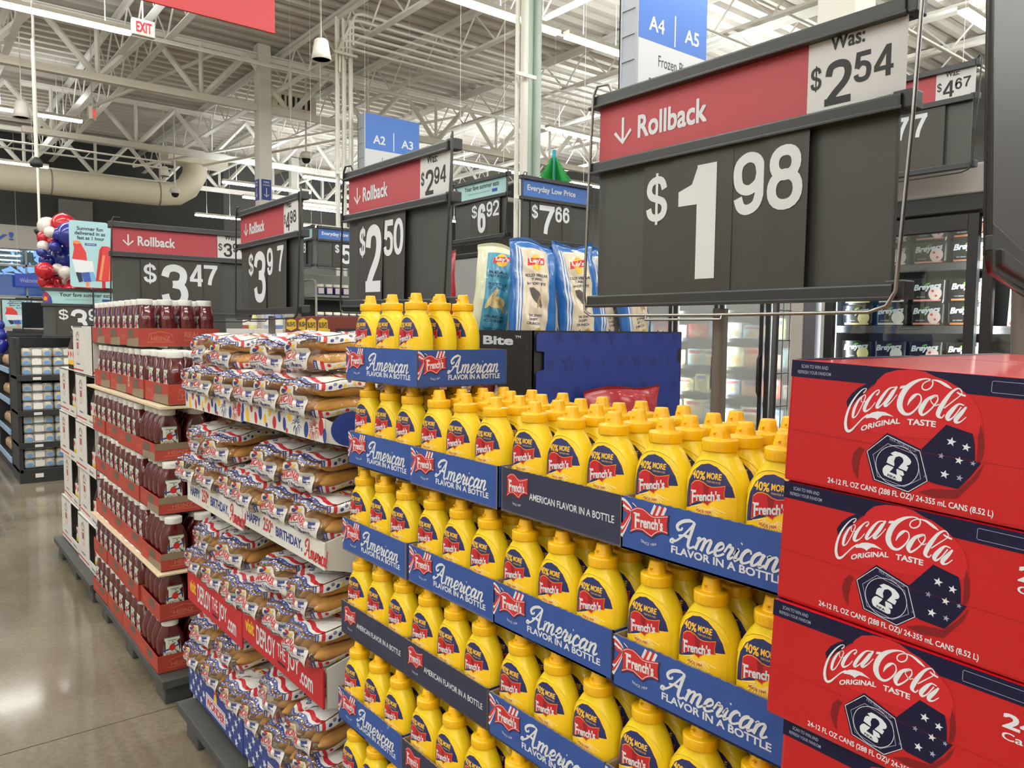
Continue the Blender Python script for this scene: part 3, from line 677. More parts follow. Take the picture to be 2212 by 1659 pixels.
# signs farther off
price_sign('Rollback sign with was $4.67 card above the ice cream doors', (4.0, 1.90, 2.29), R(-90), '2', '77', was='467', wirem=WIREK, hang=3.4, lay=dict(d=(.14, .21), big=(.23, .35), c1=(.36, .43), c2=(.445, .52), cards=[.13, .22, .355, .44, .60]))
price_sign('blue Everyday Low Price sign reading $7.66 above the chips', (4.08, 4.56, 2.175), 0, '7', '66', head='edlp', wirem=WIREK, hang=3.5, lay=dict(d=(.10, .165), big=(.175, .33), c1=(.34, .41), c2=(.415, .485), cards=[.09, .17, .335, .412, .5]))
price_sign('summer eats price sign reading $6.92 above the chips', (3.77, 5.15, 2.235), R(-90), '6', '92', head='summer', wirem=WIREK, hang=3.4, lay=dict(d=(.26, .34), big=(.35, .46), c1=(.47, .55), c2=(.56, .64), cards=[.25, .345, .465, .555, .65]))
price_sign('small blue Everyday Low Price sign reading $5 beside the grey wall fixture', (4.42, 8.9, 2.255), 0, '5', '88', head='edlp', wirem=WIREK, hang=3.4, lay=dict(d=(.23, .29), big=(.31, .45), c1=(.46, .53), c2=(.54, .6), cards=[.2, .3, .455, .535, .62]))
price_sign('summer eats price sign edge-on beside the small blue price sign', (4.0, 9.25, 2.255), R(-90), '4', '48', head='summer', wirem=WIREK, hang=3.4)
price_sign('summer eats price sign on the bread shelves with a $3 price', (1.49, 8.78, 1.38), 0, '3', '94', head='summer', wirem=WIREK, wire=False, lay=dict(d=(.135, .225), big=(.24, .39), c1=(.40, .47), c2=(.475, .55), cards=[.12, .235, .395, .472, .56]))
# ---------------------------------------------------------------- pallets
PALM = mat('dark_grey_pallet', (70, 70, 68), .65, noise=.1, nscale=12)
def pallet(label, x0, x1, y0, y1, zt):
    t = thing('pallet', label, 'pallet', (x0, y0, FZ))
    w, l, h = x1-x0, y1-y0, zt-FZ
    MB().rbox(0, w, 0, l, h-.035, h, .004).build('deck', PALM, t)
    fm = MB().rbox(0, .11, 0, .14, 0, h-.035, .006).mesh('foot', [PALM])
    for i in range(3):
        for j in range(3):
            o = bpy.data.objects.new('foot', fm); COL.objects.link(o); o.parent = t; o.location = (.02+i*(w-.15)/2, .05+j*(l-.24)/2, 0)
    return t
pallet('dark grey pallet under the mustard stack', .80, 1.82, .46, 1.69, .152)
pallet('dark grey pallet under the bun rack', .79, 1.82, 1.74, 3.02, .07)
pallet('dark grey pallet under the ketchup stack', .79, 1.82, 3.22, 4.56, .07)
pallet('dark grey pallet under the white sauce cases', .79, 1.82, 4.70, 5.95, .07)
pallet('dark pallet under the red drink cases', .69, 1.5, -.35, .435, .113)
# ---------------------------------------------------------------- red drink cases
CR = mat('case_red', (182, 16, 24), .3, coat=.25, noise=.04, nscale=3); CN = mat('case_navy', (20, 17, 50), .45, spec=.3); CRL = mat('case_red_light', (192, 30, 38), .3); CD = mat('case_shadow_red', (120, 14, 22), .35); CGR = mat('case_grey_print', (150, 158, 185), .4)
LOGO = [[(75.13, 97.75, 0.8), (77.37, 100.65, 0.8), (77.3, 102.43, 0.53), (73.65, 100.59, 0.8), (68.45, 94.01, 1.21), (63.65, 84.71, 1.63), (60.91, 74.89, 2.04), (60.44, 66.01, 2.48), (62.58, 60.21, 2.62), (66.38, 61.11, 1.77), (70.98, 66.83, 1.09), (76.16, 73.57, 1.07), (81.36, 78.26, 1.32)], [(75.89, 95.84, 0.67), (71.98, 91.74, 1.36), (68.22, 83.25, 2.28), (66.99, 76.37, 2.18), (67.39, 73.39, 1.34), (70.58, 76.17, 0.8), (74.33, 84.68, 0.8), (77.33, 93.68, 0.8), (76.55, 96.25, 0.59), (73.96, 93.3, 0.6), (74.13, 89.32, 0.6), (78.15, 90.46, 0.59), (82.6, 96.26, 0.59)], [(87.54, 97.14, 1.45), (89.71, 100.32, 0.9), (88.97, 102.21, 0.79), (85.13, 99.17, 1.17), (80.13, 91.35, 2.51), (77.42, 83.73, 2.81), (78.56, 80.88, 1.85), (83.1, 84.44, 0.8), (86.85, 90.17, 0.66)], [(104.3, 106.4, 0.64), (98.63, 104.52, 1.28), (93.13, 96.78, 2.47), (88.93, 87.79, 2.51), (89.69, 85.59, 1.45), (94.69, 91.1, 0.78), (101.88, 103.57, 0.77)], [(105.22, 107.14, 1.41), (100.83, 98.3, 2.6), (96.03, 89.96, 2.64), (97.09, 88.13, 1.41), (101.69, 93.22, 0.77), (105.86, 99.82, 0.58)], [(115.66, 91.05, 0.38), (117.31, 95.69, 1.86), (120.21, 99.83, 2.48), (123.16, 102.05, 1.36), (125.94, 101.1, 0.98), (126.77, 96.17, 1.1), (123.73, 89.51, 1.24), (118.46, 83.77, 1.76), (113.51, 83.44, 2.9), (109.9, 87.14, 4.16), (108.7, 92.76, 4.41), (110.55, 100.66, 4.22), (114.9, 108.13, 3.65), (121.43, 113.52, 2.2), (127.97, 116.22, 1.12), (132.76, 116.17, 0.96), (135.23, 113.93, 0.98), (134.25, 109.49, 0.98), (130.21, 106.57, 0.98), (126.85, 107.78, 0.98), (127.56, 111.93, 0.87), (132.21, 115.19, 0.84), (136.92, 115.82, 1.06), (141.06, 114.99, 1.8), (146.4, 112.27, 2.16), (150.82, 109.85, 0.58)], [(140.45, 102.72, 0.6), (137.52, 102.7, 0.84), (131.8, 98.01, 2.64), (127.65, 89.99, 3.78), (127.21, 86.48, 3.05), (129.42, 84.26, 1.74), (135.15, 89.69, 1.1), (140.1, 97.74, 1.08), (139.9, 102.04, 0.72), (136.44, 100.41, 0.79), (134.79, 97.73, 0.72), (138.51, 93.83, 0.85), (141.96, 95.48, 0.71)], [(158.81, 108.09, 0.7), (157.31, 110.35, 0.75), (154.5, 110.05, 1.28), (150.16, 105.63, 2.2), (144.85, 95.83, 3.42), (142.0, 88.08, 3.36), (142.15, 85.0, 2.6), (144.82, 83.82, 1.08), (147.0, 86.88, 0.72)], [(158.46, 109.56, 0.58), (158.91, 105.99, 0.64), (152.74, 99.22, 0.81), (146.17, 92.31, 0.84)], [(155.2, 107.28, 0.93), (158.08, 105.9, 1.48), (162.31, 104.86, 1.28)], [(161.86, 96.68, 0.81), (157.36, 97.22, 1.39), (153.07, 91.95, 3.0), (149.65, 85.69, 3.36), (150.65, 82.76, 1.97), (154.49, 86.03, 0.93), (159.7, 95.2, 0.93)], [(163.58, 95.68, 1.25), (160.48, 90.46, 2.78), (156.56, 84.18, 3.25), (156.97, 81.5, 2.2), (160.29, 82.57, 0.93), (164.26, 87.04, 0.64)]]
SW = [(78.75, 76.25), (84.61, 80.53), (89.83, 82.32), (96.36, 82.51), (100.95, 80.83), (104.55, 79.23), (99.08, 79.61), (94.56, 79.01), (91.41, 76.3), (90.05, 74.27), (88.14, 75.53), (84.81, 75.74), (79.51, 74.36)]
def coke_print():
    g = G(); s = lambda q: [(a*.001, b*.001) for a, b in q]; s3 = lambda q: [(a*.001, b*.001, c*.001) for a, b, c in q]
    W_, N_, RL, D_, GR = 0, 1, 2, 3, 4
    g.rect(.0005, .1068, .409, .1236, N_)
    g.poly(s([(61, 82), (59.5, 88), (64, 96), (70, 102), (77.5, 107), (80, 112), (92, 116), (88, 110), (82, 105), (76, 98), (69, 91), (65, 84)]), N_)
    g.poly(s([(63, 80), (66, 86), (70, 91.5), (76.5, 98), (83.9, 104), (87, 111), (93.5, 118), (104, 122), (117, 123.4), (128, 122.6), (138, 118.6), (146, 116.6), (156.5, 111.4), (164.4, 105.5), (172, 98), (176, 88), (178, 76), (170, 70), (150, 66), (120, 62), (90, 62), (66, 66)]), RL)
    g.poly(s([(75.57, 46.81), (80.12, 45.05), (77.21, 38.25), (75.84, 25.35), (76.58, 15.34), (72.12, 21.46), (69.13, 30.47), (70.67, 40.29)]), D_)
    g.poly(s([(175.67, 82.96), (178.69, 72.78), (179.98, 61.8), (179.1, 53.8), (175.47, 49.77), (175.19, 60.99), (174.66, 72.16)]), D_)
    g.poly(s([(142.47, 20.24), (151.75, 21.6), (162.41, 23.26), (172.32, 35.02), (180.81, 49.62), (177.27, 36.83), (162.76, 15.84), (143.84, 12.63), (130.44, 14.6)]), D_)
    g.poly(s([(149.12, 78.36), (170.49, 73.49), (172.77, 63.41), (173.92, 50.06), (178.77, 50.09), (172.18, 37.83), (162.89, 24.23), (141.68, 25.39), (139.11, 26.64), (130.56, 53.51)]), N_)
    for (x, y), r in zip([(154.37, 64.14), (166.41, 61.23), (147.42, 50.51), (161.73, 49.0), (172.71, 48.42), (151.4, 34.94), (163.48, 34.12)], [4.2, 3.8, 2.8, 3.6, 2.4, 4.0, 3.0]): g.star(x*.001, y*.001, r*.001, W_ if r > 3.1 else GR, R(8))
    g.poly(s([(100.14, 63.76), (130.28, 53.46), (139.11, 26.64), (122.94, 12.23), (90.76, 17.55), (81.78, 43.45)]), N_)
    g.stroke(s([(83.03, 43.66), (100.25, 61.32), (129.5, 51.6), (137.8, 26.29), (122.62, 13.2), (92.03, 18.54)]), W_, .0007, 1, True)
    g.stroke(s([(88.79, 41.52), (101.37, 53.83), (127.09, 47.5), (132.33, 27.06), (118.81, 17), (94.68, 21.87)]), GR, .0006, 1, True)
    q = [(111+19*math.cos(2*PI*i/28), 35+18.4*math.sin(2*PI*i/28)) for i in range(28)]; g.stroke(s(q), W_, .0005, 1, True)
    g.text('FIFA WORLD CUP', .103, .127, .0505, .0535, GR, 0, warp=lambda x, y: (x, y+(.127-x)*.32-.001)); g.text('TOURNAMENT', .1345, .1375, .029, .031, GR, 0)
    g.poly(s([(104.58, 45.48), (108.37, 47.96), (113, 47.4), (118.5, 45.8), (122.0, 43), (123.2, 40.6), (122.32, 38.2), (119.22, 36.54), (121.03, 35.37), (119.74, 31.51), (108.38, 34.23), (101.65, 36.37), (102.65, 41.16), (104.38, 43.0), (107.37, 43.52)]), W_)
    g.poly(s([(102.34, 34.34), (107.81, 33.2), (116.82, 30.9), (118.15, 27.88), (116.73, 26.69), (114.04, 27.38), (116.51, 25.13), (116.36, 21.76), (113.74, 20.93), (104.05, 22.98), (100.4, 24.2), (98.91, 27), (98.7, 30), (100.28, 32.73)]), W_)
    g.poly(s([(112.41, 44.09), (115.2, 43.2), (116.5, 41), (116.18, 39.01), (113.41, 34.86), (110.9, 31.35), (111.7, 26.62), (105.04, 28.09), (107.88, 32.0), (108.93, 35.25), (108.2, 38.88), (109.3, 42.6)]), N_)
    g.text('FIFA', .1035, .1115, .0238, .0262, N_, .03, warp=lambda x, y: (x, y-(x-.1035)*.2))
    for q in LOGO: g.stroke([(a, b_, c*1.14) for a, b_, c in s3(q)], W_)
    g.poly(s(SW), W_); g.poly(s([(108.35, 107.78), (112.5, 109.03), (110.94, 106.13), (107.52, 105.32)]), W_)
    g.text('ORIGINAL', .0757, .1105, 0, .0052, W_, .03, warp=lambda x, y: (x, y+.0612+(x-.0757)*.52-(x-.0757)**2*4.7)); g.text('TASTE', .1166, .1408, 0, .0055, W_, .03, warp=lambda x, y: (x, y+.0735+(x-.1166)*.12-(x-.1166)**2*3))
    g.text('24-12 FL OZ CANS (288 FL OZ)/ 24-355 mL CANS (8.52 L)', .047, .1915, .0048, .0118, W_, .02)
    g.text('SCAN TO WIN AND', .011, .0389, .1162, .1198, GR, .01); g.text('REFRESH YOUR FANDOM', .0076, .042, .1105, .1138, GR, .005)
    q = [(.182, .1100), (.262, .1100), (.263, .111), (.263, .1187), (.262, .1196), (.182, .1196), (.1812, .1187), (.1812, .111)]; g.stroke(q, GR, .0004, 1, True)
    g.text('24', .2137, .240, .0838, .0968, W_, .03); g.text('Cans', .2141, .242, .0738, .0804, W_, .015)
    g.stroke([(.0, .0533), (.086, .0513), (.178, .0508), (.4, .0495)], D_, .00025, 1)
    return g
ck = thing('drink_case', 'red case', 'drink case', (0, 0, 0))
LX, LY, LZ_ = .265, .41, .1225
b = MB(); b.rbox(0, LX, -LY, 0, 0, LZ_, .0035); b.build('carton', CR, ck)
MB().decal(coke_print(), frame((0, 0, 0), (0, -1, 0), (0, 0, .9879), (-1, 0, 0)), eps=.00003, first=.0003).build('lettering', [INK_W, CN, CRL, CD, CGR], ck)
g = G(); g.rect(.004, .0, .26, .016, 0); b = MB(); b.decal(g, frame((0, 0, LZ_), (1, 0, 0), (0, -1, 0), (0, 0, 1))); 
g2 = G(); g2.rect(.002, .107, .262, .1205, 0); b.decal(g2, frame((LX, 0, 0), (-1, 0, 0), (0, 0, 1), (0, 1, 0))); b.build('navy_band', [CN], ck)
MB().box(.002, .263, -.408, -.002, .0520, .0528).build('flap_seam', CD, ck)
K = Kind(ck)
for i in range(11):
    z = 1.3515-i*.1235; dy = [0, .005, .010, -.003, .004, 0, .006, .002, .004, 0, .003][i]; dx = [0, .002, -.002, .003, 0, .002, 0, .003, 0, .001, 0][i]
    K.put((.70+dx, .4305+dy, z), (R(2.25), 0, R([.3, -.4, .5, 0, .2, .4, -.3, .2, 0, .3, 0][i])), 'red Coke case of 24 cans, ' + (['topmost of the stack', 'second from the top of the stack', 'third from the top of the stack', 'fourth from the top of the stack'][i] if i < 4 else '%s from the top of the stack' % ORD[i+1]), 'red drink cases in the near stack')
# a second column behind it keeps the stack whole from the other side
for i in range(11):
    K.put((.972, .4305, 1.3515-i*.1235), (R(2.25), 0, 0), 'red Coke case in the rear column, %s from the top' % ORD[i+1], 'red drink cases in the near stack')
# ---------------------------------------------------------------- mustard
YEL = mat('mustard_yellow', (242, 208, 34), .38, coat=.15, spec=.4); CAPY = mat('cap_yellow', (248, 190, 14), .32, coat=.2); NAVY = mat('label_navy', (36, 42, 96), .4); GOLD = mat('label_gold', (246, 196, 60), .4)
FLAGR = mat('flag_red', (190, 30, 40), .4); FLAGD = mat('flag_dark_red', (140, 16, 28), .4); PALEY = mat('label_yellow', (255, 206, 34), .42)
prof = [(0, .0415, .0225), (.004, .0455, .0262), (.03, .0463, .0275), (.075, .0465, .028), (.105, .0462, .028), (.122, .0440, .0272), (.136, .0390, .0258), (.147, .0325, .0240), (.155, .0275, .0225), (.160, .0235, .0215), (.166, .0222, .0215)]
def ab(z):
    for (z0, a0, b0), (z1, a1, b1) in zip(prof, prof[1:]):
        if z <= z1: t = max(0, (z-z0)/(z1-z0)); return a0+(a1-a0)*t, b0+(b1-b0)*t
    return prof[-1][1:]
EX = 2.5
def ring(z, a, b_, n=44, e=EX):
    out = []
    for k in range(n):
        c, s = math.cos(2*PI*k/n), math.sin(2*PI*k/n)
        out.append((b_*math.copysign(abs(c)**(2/e), c), a*math.copysign(abs(s)**(2/e), s), z))
    return out
def front(y, z):
    a, b_ = ab(z); q = min(.995, abs(y)/a); return -b_*(1-q**EX)**(1/EX)
mus = thing('mustard_bottle', 'yellow mustard bottle', 'mustard bottle')
b = MB(); fine = [ring(z, a, b_, e=EX if z < .15 else EX-(z-.15)/.016*.5) for z, a, b_ in prof]; b.loft(fine, 0)
arc = [(.0422*math.cos(t), .110+.0445*math.sin(t)) for t in [R(x) for x in range(8, 175, 12)]]
b.tube([(front(y, z)-.0002, y, z) for y, z in arc], .0011, n=5)
b.build('body', YEL, mus)
b = MB(); b.lathe([(.0225, .1655), (.0240, .1660), (.0244, .1675), (.0244, .1800), (.0240, .1815), (.0230, .1822), (.0229, .1823), (.0152, .1830), (.0146, .1834), (.0142, .1850), (.0112, .2000), (.0108, .2018), (.0096, .2027), (0, .2028)], 0, 24)
b.box(-.0185, -.012, -.0022, .0022, .1905, .1925)
for k in range(20):
    a = 2*PI*k/20; b.add([(.0245*math.cos(a-.06), .0245*math.sin(a-.06), .168), (.0245*math.cos(a+.06), .0245*math.sin(a+.06), .168), (.0249*math.cos(a), .0249*math.sin(a), .177)], [(0, 1, 2)])
b.build('cap', CAPY, mus)
g = G()
g.poly([(-.0045, .040), (-.0045, .095), (-.001, .118), (.008, .137), (.022, .148), (.036, .1515), (.050, .148), (.064, .138), (.075, .122), (.0795, .106), (.079, .040)], 4)
g.poly([(-.0038, .080), (-.0030, .100), (.0008, .120), (.0098, .136), (.0235, .1465), (.037, .1495), (.050, .146), (.063, .136), (.073, .121), (.0772, .107), (.060, .106), (.035, .095), (.008, .084)], 1)
F0 = [(.0080, .116), (.015, .1215), (.023, .1235), (.031, .122), (.038, .1185), (.046, .1175), (.055, .119), (.0645, .1215), (.0635, .112), (.0645, .1035), (.056, .103), (.049, .1005), (.0415, .0945), (.040, .0915), (.035, .0935), (.028, .0955), (.020, .0945), (.0065, .0865)]
g.poly([(x+(x-.035)*.04, y+(y-.105)*.09) for x, y in F0], 5); g.poly([(x+(x-.035)*.015, y+(y-.105)*.045) for x, y in F0], 3); g.poly([(x, y) for x, y in F0], 2)
g.poly([(.030, .1215), (.038, .1180), (.041, .1175), (.040, .100), (.036, .0945), (.030, .0955), (.033, .108)], 5)
g.text('F', .0105, .0185, .0935, .1125, 0, .03, warp=lambda x, y: (x, y+(x-.035)*.17))
g.text("rench's", .0195, .0590, .0965, .1105, 0, .035, warp=lambda x, y: (x, y+(x-.035)*.17))
g.rect(.0085, .1065, .019, .1087, 0)
g.text('40%', .0085, .033, .1255, .1375, 3, .025); g.text('MORE', .0355, .0585, .1285, .1375, 3, .03); g.text('THAN OUR 14 OZ.', .036, .0585, .1235, .1262, 3, 0)
for i in range(13):
    a = R(195+i*12.5); x, y = .038, .092; l = .022 if i % 2 else .030; g.stroke([(x+.008*math.cos(a), y+.006*math.sin(a)), (x+l*math.cos(a), y+l*math.sin(a)*.95)], 6, .0009, 1)
g.text('SINCE 1904', .020, .046, .0795, .0835, 2, .01, warp=lambda x, y: (x, y-(.033-x)**2*-8)); g.rect(.012, .045, .070, .060, 2); g.text('CLASSIC YELLOW', .014, .068, .049, .056, 0, .02)
# cut the flat print into strips so that it wraps round the body
def drape(g, cut, fr, mats, name, parent, first=.0003, eps=.00005, lines=(), ax=0):
    b = MB(); eps = min(eps, .0014/max(1, g.L))
    for vs, fs, m, L in g.p:
        bm = bmesh.new(); bv = [bm.verts.new((u, v, 0)) for u, v in vs]
        for f in fs:
            try: bm.faces.new([bv[i] for i in f])
            except ValueError: pass
        lo = [min(v[k] for v in vs) for k in (0, 1)]; hi = [max(v[k] for v in vs) for k in (0, 1)]
        for k in (0, 1):
            step = cut[k]
            if not step: continue
            cs = list(step) if isinstance(step, (list, tuple)) else [i*step for i in range(math.ceil(lo[k]/step), int(hi[k]//step)+1)]
            for c in cs:
                if lo[k] < c < hi[k]: bmesh.ops.bisect_plane(bm, geom=list(bm.verts)+list(bm.edges)+list(bm.faces), plane_co=(c, 0, 0) if k == 0 else (0, c, 0), plane_no=(1, 0, 0) if k == 0 else (0, 1, 0))
        bm.verts.index_update()
        b.add([fr(v.co.x, v.co.y, first+L*eps) for v in bm.verts], [tuple(v.index for v in f.verts) for f in bm.faces], m); bm.free()
    return b.build(name, mats, parent)
def bfr(u, v, h):
    y = -(u-.0405)*.95-.0042; y = max(-.0455, min(.0455, y)); x = front(y, v); return (x-h, y*(1+h*4), v)
drape(g, (.002, (.03, .075, .105, .122, .136, .147)), bfr, [INK_W, NAVY, FLAGR, GOLD, PALEY, FLAGD, mat('burst_cream', (255, 246, 190), .4)], 'label', mus, first=.0004, eps=.00011)
mus.scale = (.985, 1.005, .965); KM = Kind(mus)
TBL = mat('tray_blue', (46, 78, 148), .6, noise=.05, nscale=30); TNV = mat('tray_navy', (44, 48, 72), .6, noise=.05, nscale=30); KRAFT = mat('kraft_board', (136, 118, 96), .8, noise=.08, nscale=30); KRAFTD = mat('kraft_shadow', (98, 84, 70), .85)  # KRAFTD is a darker kraft tone for torn edges and marks
def tray_print(style, W):
    """W, N, Red, dark red, navy"""
    g = G(); k = W/.30
    fx = (lambda x: x) if style == 'A' else (lambda x: x*.80+.003)
    def flag(s_, dx, dy):
        q = [(.020, .062), (.030, .0675), (.042, .0685), (.052, .0645), (.060, .0610), (.072, .0625), (.089, .0665), (.0875, .053), (.089, .039), (.078, .0395), (.070, .0365), (.063, .0315), (.060, .0285), (.052, .0310), (.042, .0345), (.030, .0330), (.019, .0270), (.0215, .045)]
        return [((x-.054)*s_+.054+dx, (y-.048)*s_+.048+dy) for x, y in q]
    if style == 'A':
        for j, c in enumerate([0, 1, 0, 1]):
            o = .0045*j; g.stroke([(.0006+o*.3, .075-o), (.010, .0715-o), (.020-o*.25, .060-o*.3), (.012-o*.5, .038), (.001, .018+o*1.3)], c, .0046)
        g.stroke([(.022, .071), (.031, .066), (.038, .058)], 4, .0045); g.stroke([(.022, .072), (.0305, .067), (.036, .060)], 0, .0017)
        for j, c in enumerate([0, 1, 0, 1, 0]): g.stroke([(.056+j*.0048, .056), (.0655+j*.0048, .0765)], c, .0048, 1)
        g.poly(flag(1.06, .0008, -.001), 4); g.poly(flag(1, 0, 0), 1)
        q = flag(1, 0, 0); g.stroke([(x, y-.0022) for x, y in q[:7]], 0, .0009, 2); g.stroke([(x, y+.0022) for x, y in q[8:17]], 0, .0009, 2)
        g.text('F', .0275, .0370, .0365, .0590, 0, .03); g.rect(.0250, .0570, .0372, .0592, 0); g.text("rench's", .0385, .0805, .0395, .0565, 0, .035, warp=lambda x, y: (x, y+(x-.05)*.07)); g.text('SINCE 1904', .040, .069, .0155, .0195, 0, 0, warp=lambda x, y: (x, y+(x-.054)**2*14))
        g.script('American', .095*k, .268*k, .0290, .0665, 0, .105, .32)
        g.text('FLAVOR IN A BOTTLE', .097*k, .274*k, .0150, .0260, 0, .028)
    else:
        g.poly([(x*.82+.006, y*1.05-.001) for x, y in flag(1.08, -.006, -.001)], 3); g.poly([(x*.82+.006, y*1.05) for x, y in flag(1, -.006, 0)], 1)
        q = [(x*.82+.006, y*1.05) for x, y in flag(1, -.006, 0)]; g.stroke([(x, y-.0022) for x, y in q[:7]], 0, .0007, 2); g.stroke([(x, y+.0022) for x, y in q[8:17]], 0, .0007, 2)
        g.text('F', .0225, .0300, .0375, .0600, 0, .03); g.rect(.0205, .0580, .0305, .0600, 0); g.text("rench's", .0312, .0655, .0405, .0575, 0, .03, warp=lambda x, y: (x, y+(x-.045)*.07)); g.text('SINCE 1904', .033, .056, .0155, .0195, 0, 0, warp=lambda x, y: (x, y+(x-.0445)**2*14))
        g.text('AMERICAN FLAVOR IN A BOTTLE', .080*k, .284*k, .0330, .0450, 0, .016)
    return g
PR = [INK_W, mat('print_red', (196, 44, 44), .5), TNV, mat('print_dark_red', (96, 20, 30), .5), mat('print_navy', (30, 36, 70), .5)]
TW, TD, TH = .297, .235, .079
def make_tray(style, W=TW, side=False):
    m = TBL if style == 'A' else TNV
    t = thing('display_tray', 'tray', 'cardboard tray'); th = .0032
    b = MB(); b.box(0, TD, -W, 0, 0, th, 1)
    def wavy(n, L, seed):
        r = random.Random(seed); return [TH+(.0012 if i % 2 else 0)*(1 if r.random() < .8 else 0) for i in range(n+1)]
    n = 36
    def wall_(O, D, L, zz, inn, mo):
        O = Vector(O); D = Vector(D); I = Vector(inn)*th; k = len(zz)-1
        A = [(O+D*(L*i/k))[:] for i in range(k+1)]
        out = [A[i] for i in range(k+1)]+[(a[0], a[1], zz[i]) for i, a in enumerate(A)]
        inn_ = [(Vector(p)+I)[:] for p in out]; N = k+1
        b.add(out, [(i, i+1, N+i+1, N+i) for i in range(k)], mo); b.add(inn_, [(i+1, i, N+i, N+i+1) for i in range(k)], 1)
        b.add(out[N:]+inn_[N:], [(i, i+1, N+i+1, N+i) for i in range(k)], 1)
        b.add([out[0], out[N], inn_[N], inn_[0]], [(0, 1, 2, 3)], 1); b.add([out[k], out[N+k], inn_[N+k], inn_[k]], [(0, 1, 2, 3)], 1)
    wall_((0, 0, 0), (0, -1, 0), W, wavy(n, W, 3), (1, 0, 0), 0)
    wall_((TD, 0, 0), (0, -1, 0), W, [TH]*3, (-1, 0, 0), 0)
    wall_((0, -W, 0), (1, 0, 0), TD, [TH]*3, (0, 1, 0), 0)
    wall_((0, 0, 0), (1, 0, 0), TD, [TH]*3, (0, -1, 0), 0)
    b.build('carton', [m, KRAFT], t)
    b = MB(); b.decal(tray_print(style, W), frame((0, 0, 0), (0, -1, 0), (0, 0, 1), (-1, 0, 0)), eps=.00004, first=.0003)
    if side:
        b.decal(tray_print('A', .30), frame((0, -W, 0), (.783, 0, 0), (0, 0, 1), (0, -1, 0)), eps=.00004, first=.0003)
    b.build('lettering', PR, t)
    e = MB(); 
    for i in range(30): e.box(.0, .0006, -W*(i+.15)/30, -W*(i+.7)/30, -.0006, .0012)
    e.build('torn_edge', KRAFTD, t, kind='stuff')
    return t
KA, KB, KT = Kind(make_tray('A')), Kind(make_tray('B')), Kind(make_tray('A', .322, True))
TIERS = [  # x, z base, far y, pitch, styles, number of bottle rows, tier words
    (.838, 1.378, 1.680, .30, ['T'], 3, 'top tier'),
    (.840, 1.176, 1.684, .3005, 'AABA', 4, 'second tier'),
    (.832, .966, 1.690, .3005, 'AAAA', 3, 'third tier'),
    (.824, .762, 1.692, .3005, 'BBAA', 3, 'fourth tier'),
    (.806, .557, 1.672, .3005, 'ABAA', 3, 'fifth tier'),
    (.80, .355, 1.68, .3005, 'ABAB', 1, 'sixth tier'),
    (.80, .1525, 1.68, .3005, 'AAAA', 1, 'lowest tier'),
]
PLC = ['nearest the bun rack', 'second from the bun rack', 'third from the bun rack', 'nearest the drink cases']
rnd = random.Random(11)
for ti, (x, z, y, pitch, st, rows, tw) in enumerate(TIERS):
    for k, s_ in enumerate(st):
        yy = y-k*pitch-(.004*((ti*3+k) % 2)); W = .322 if s_ == 'T' else TW
        lab = {'T': 'blue mustard tray turned at the corner, alone on top of the stack', 'A': 'bright blue mustard tray with script lettering, %s, %s' % (tw, PLC[k]), 'B': 'dark navy mustard tray, plain lettering, %s, %s' % (tw, PLC[k])}[s_]
        {'T': KT, 'A': KA, 'B': KB}[s_].put((x+rnd.uniform(-.003, .003), yy, z), (0, 0, R(rnd.uniform(-.5, .5))), lab, 'mustard trays in the stack' if s_ != 'T' else None)
        for c in range(3):
            for r_ in range(rows):
                bx = x+.004+.0295+r_*(.0567 if s_ != 'T' else .0605); by = yy-W/2+(1-c)*(.0965 if s_ != 'T' else .1015)+rnd.uniform(-.0005, .0005)
                pos = ['far end', 'middle', 'near end'][c]; rw = ['front', 'second', 'third', 'rear'][r_]
                KM.put((bx+rnd.uniform(-.0008, .0008), by, z+.0035), (0, 0, R(rnd.uniform(-1.5, 1.5))), 'yellow mustard bottle, %s row %s, tray %s, %s' % (rw, pos, PLC[k] if s_ != 'T' else 'alone on the stack', tw), 'mustard bottles in the stack')
# plain kraft cartons fill the pallet behind the display trays
for ti in range(2, 7):
    z = TIERS[ti][1]
    b = MB(); b.rbox(1.085, 1.305, .49, 1.685, z, z+.195, .004)
    tag(b.build('shipping_carton', KRAFT), 'plain kraft carton behind the mustard trays, %s' % TIERS[ti][6], 'carton', 'cartons behind the mustard trays')
# ---------------------------------------------------------------- bun rack
WB = mat('white_card', (222, 220, 212), .55, noise=.03); RC = mat('red_card', (188, 32, 42), .5); SB = mat('star_blue', (44, 62, 136), .5); BALY = mat('balloon_yellow', (240, 190, 50), .5); BALR = mat('balloon_red', (192, 44, 56), .5)
IB = mat('ink_blue', (40, 62, 140), .5); IR = mat('ink_red', (196, 40, 52), .5)
BP = [IB, IR, BALY, INK_W, INK_K, mat('soft_shadow_print', (200, 200, 196), .6)]
def burst(g, x, y, r, m, n=16, seed=0):
    rr = random.Random(seed)
    for i in range(n):
        a = 2*PI*i/n+rr.uniform(-.1, .1); l = r*rr.uniform(.75, 1.05); dr = .25*l
        g.stroke([(x+.3*l*math.cos(a), y+.3*l*math.sin(a)), (x+.7*l*math.cos(a), y+.7*l*math.sin(a)+.08*l), (x+l*math.cos(a), y+l*math.sin(a)-.1*l)], m, .0022, 2)
UN = [('near', 1.812, 2.408, dict(s1=(1.209, 1.271), s2=(.878, .950), s3=(.51, .615), bin=(.125, .245))), ('far', 2.414, 3.0, dict(s1=(1.203, 1.262), s2=(.853, .937), s3=(.47, .588), bin=(.115, .232)))]
XF = .842
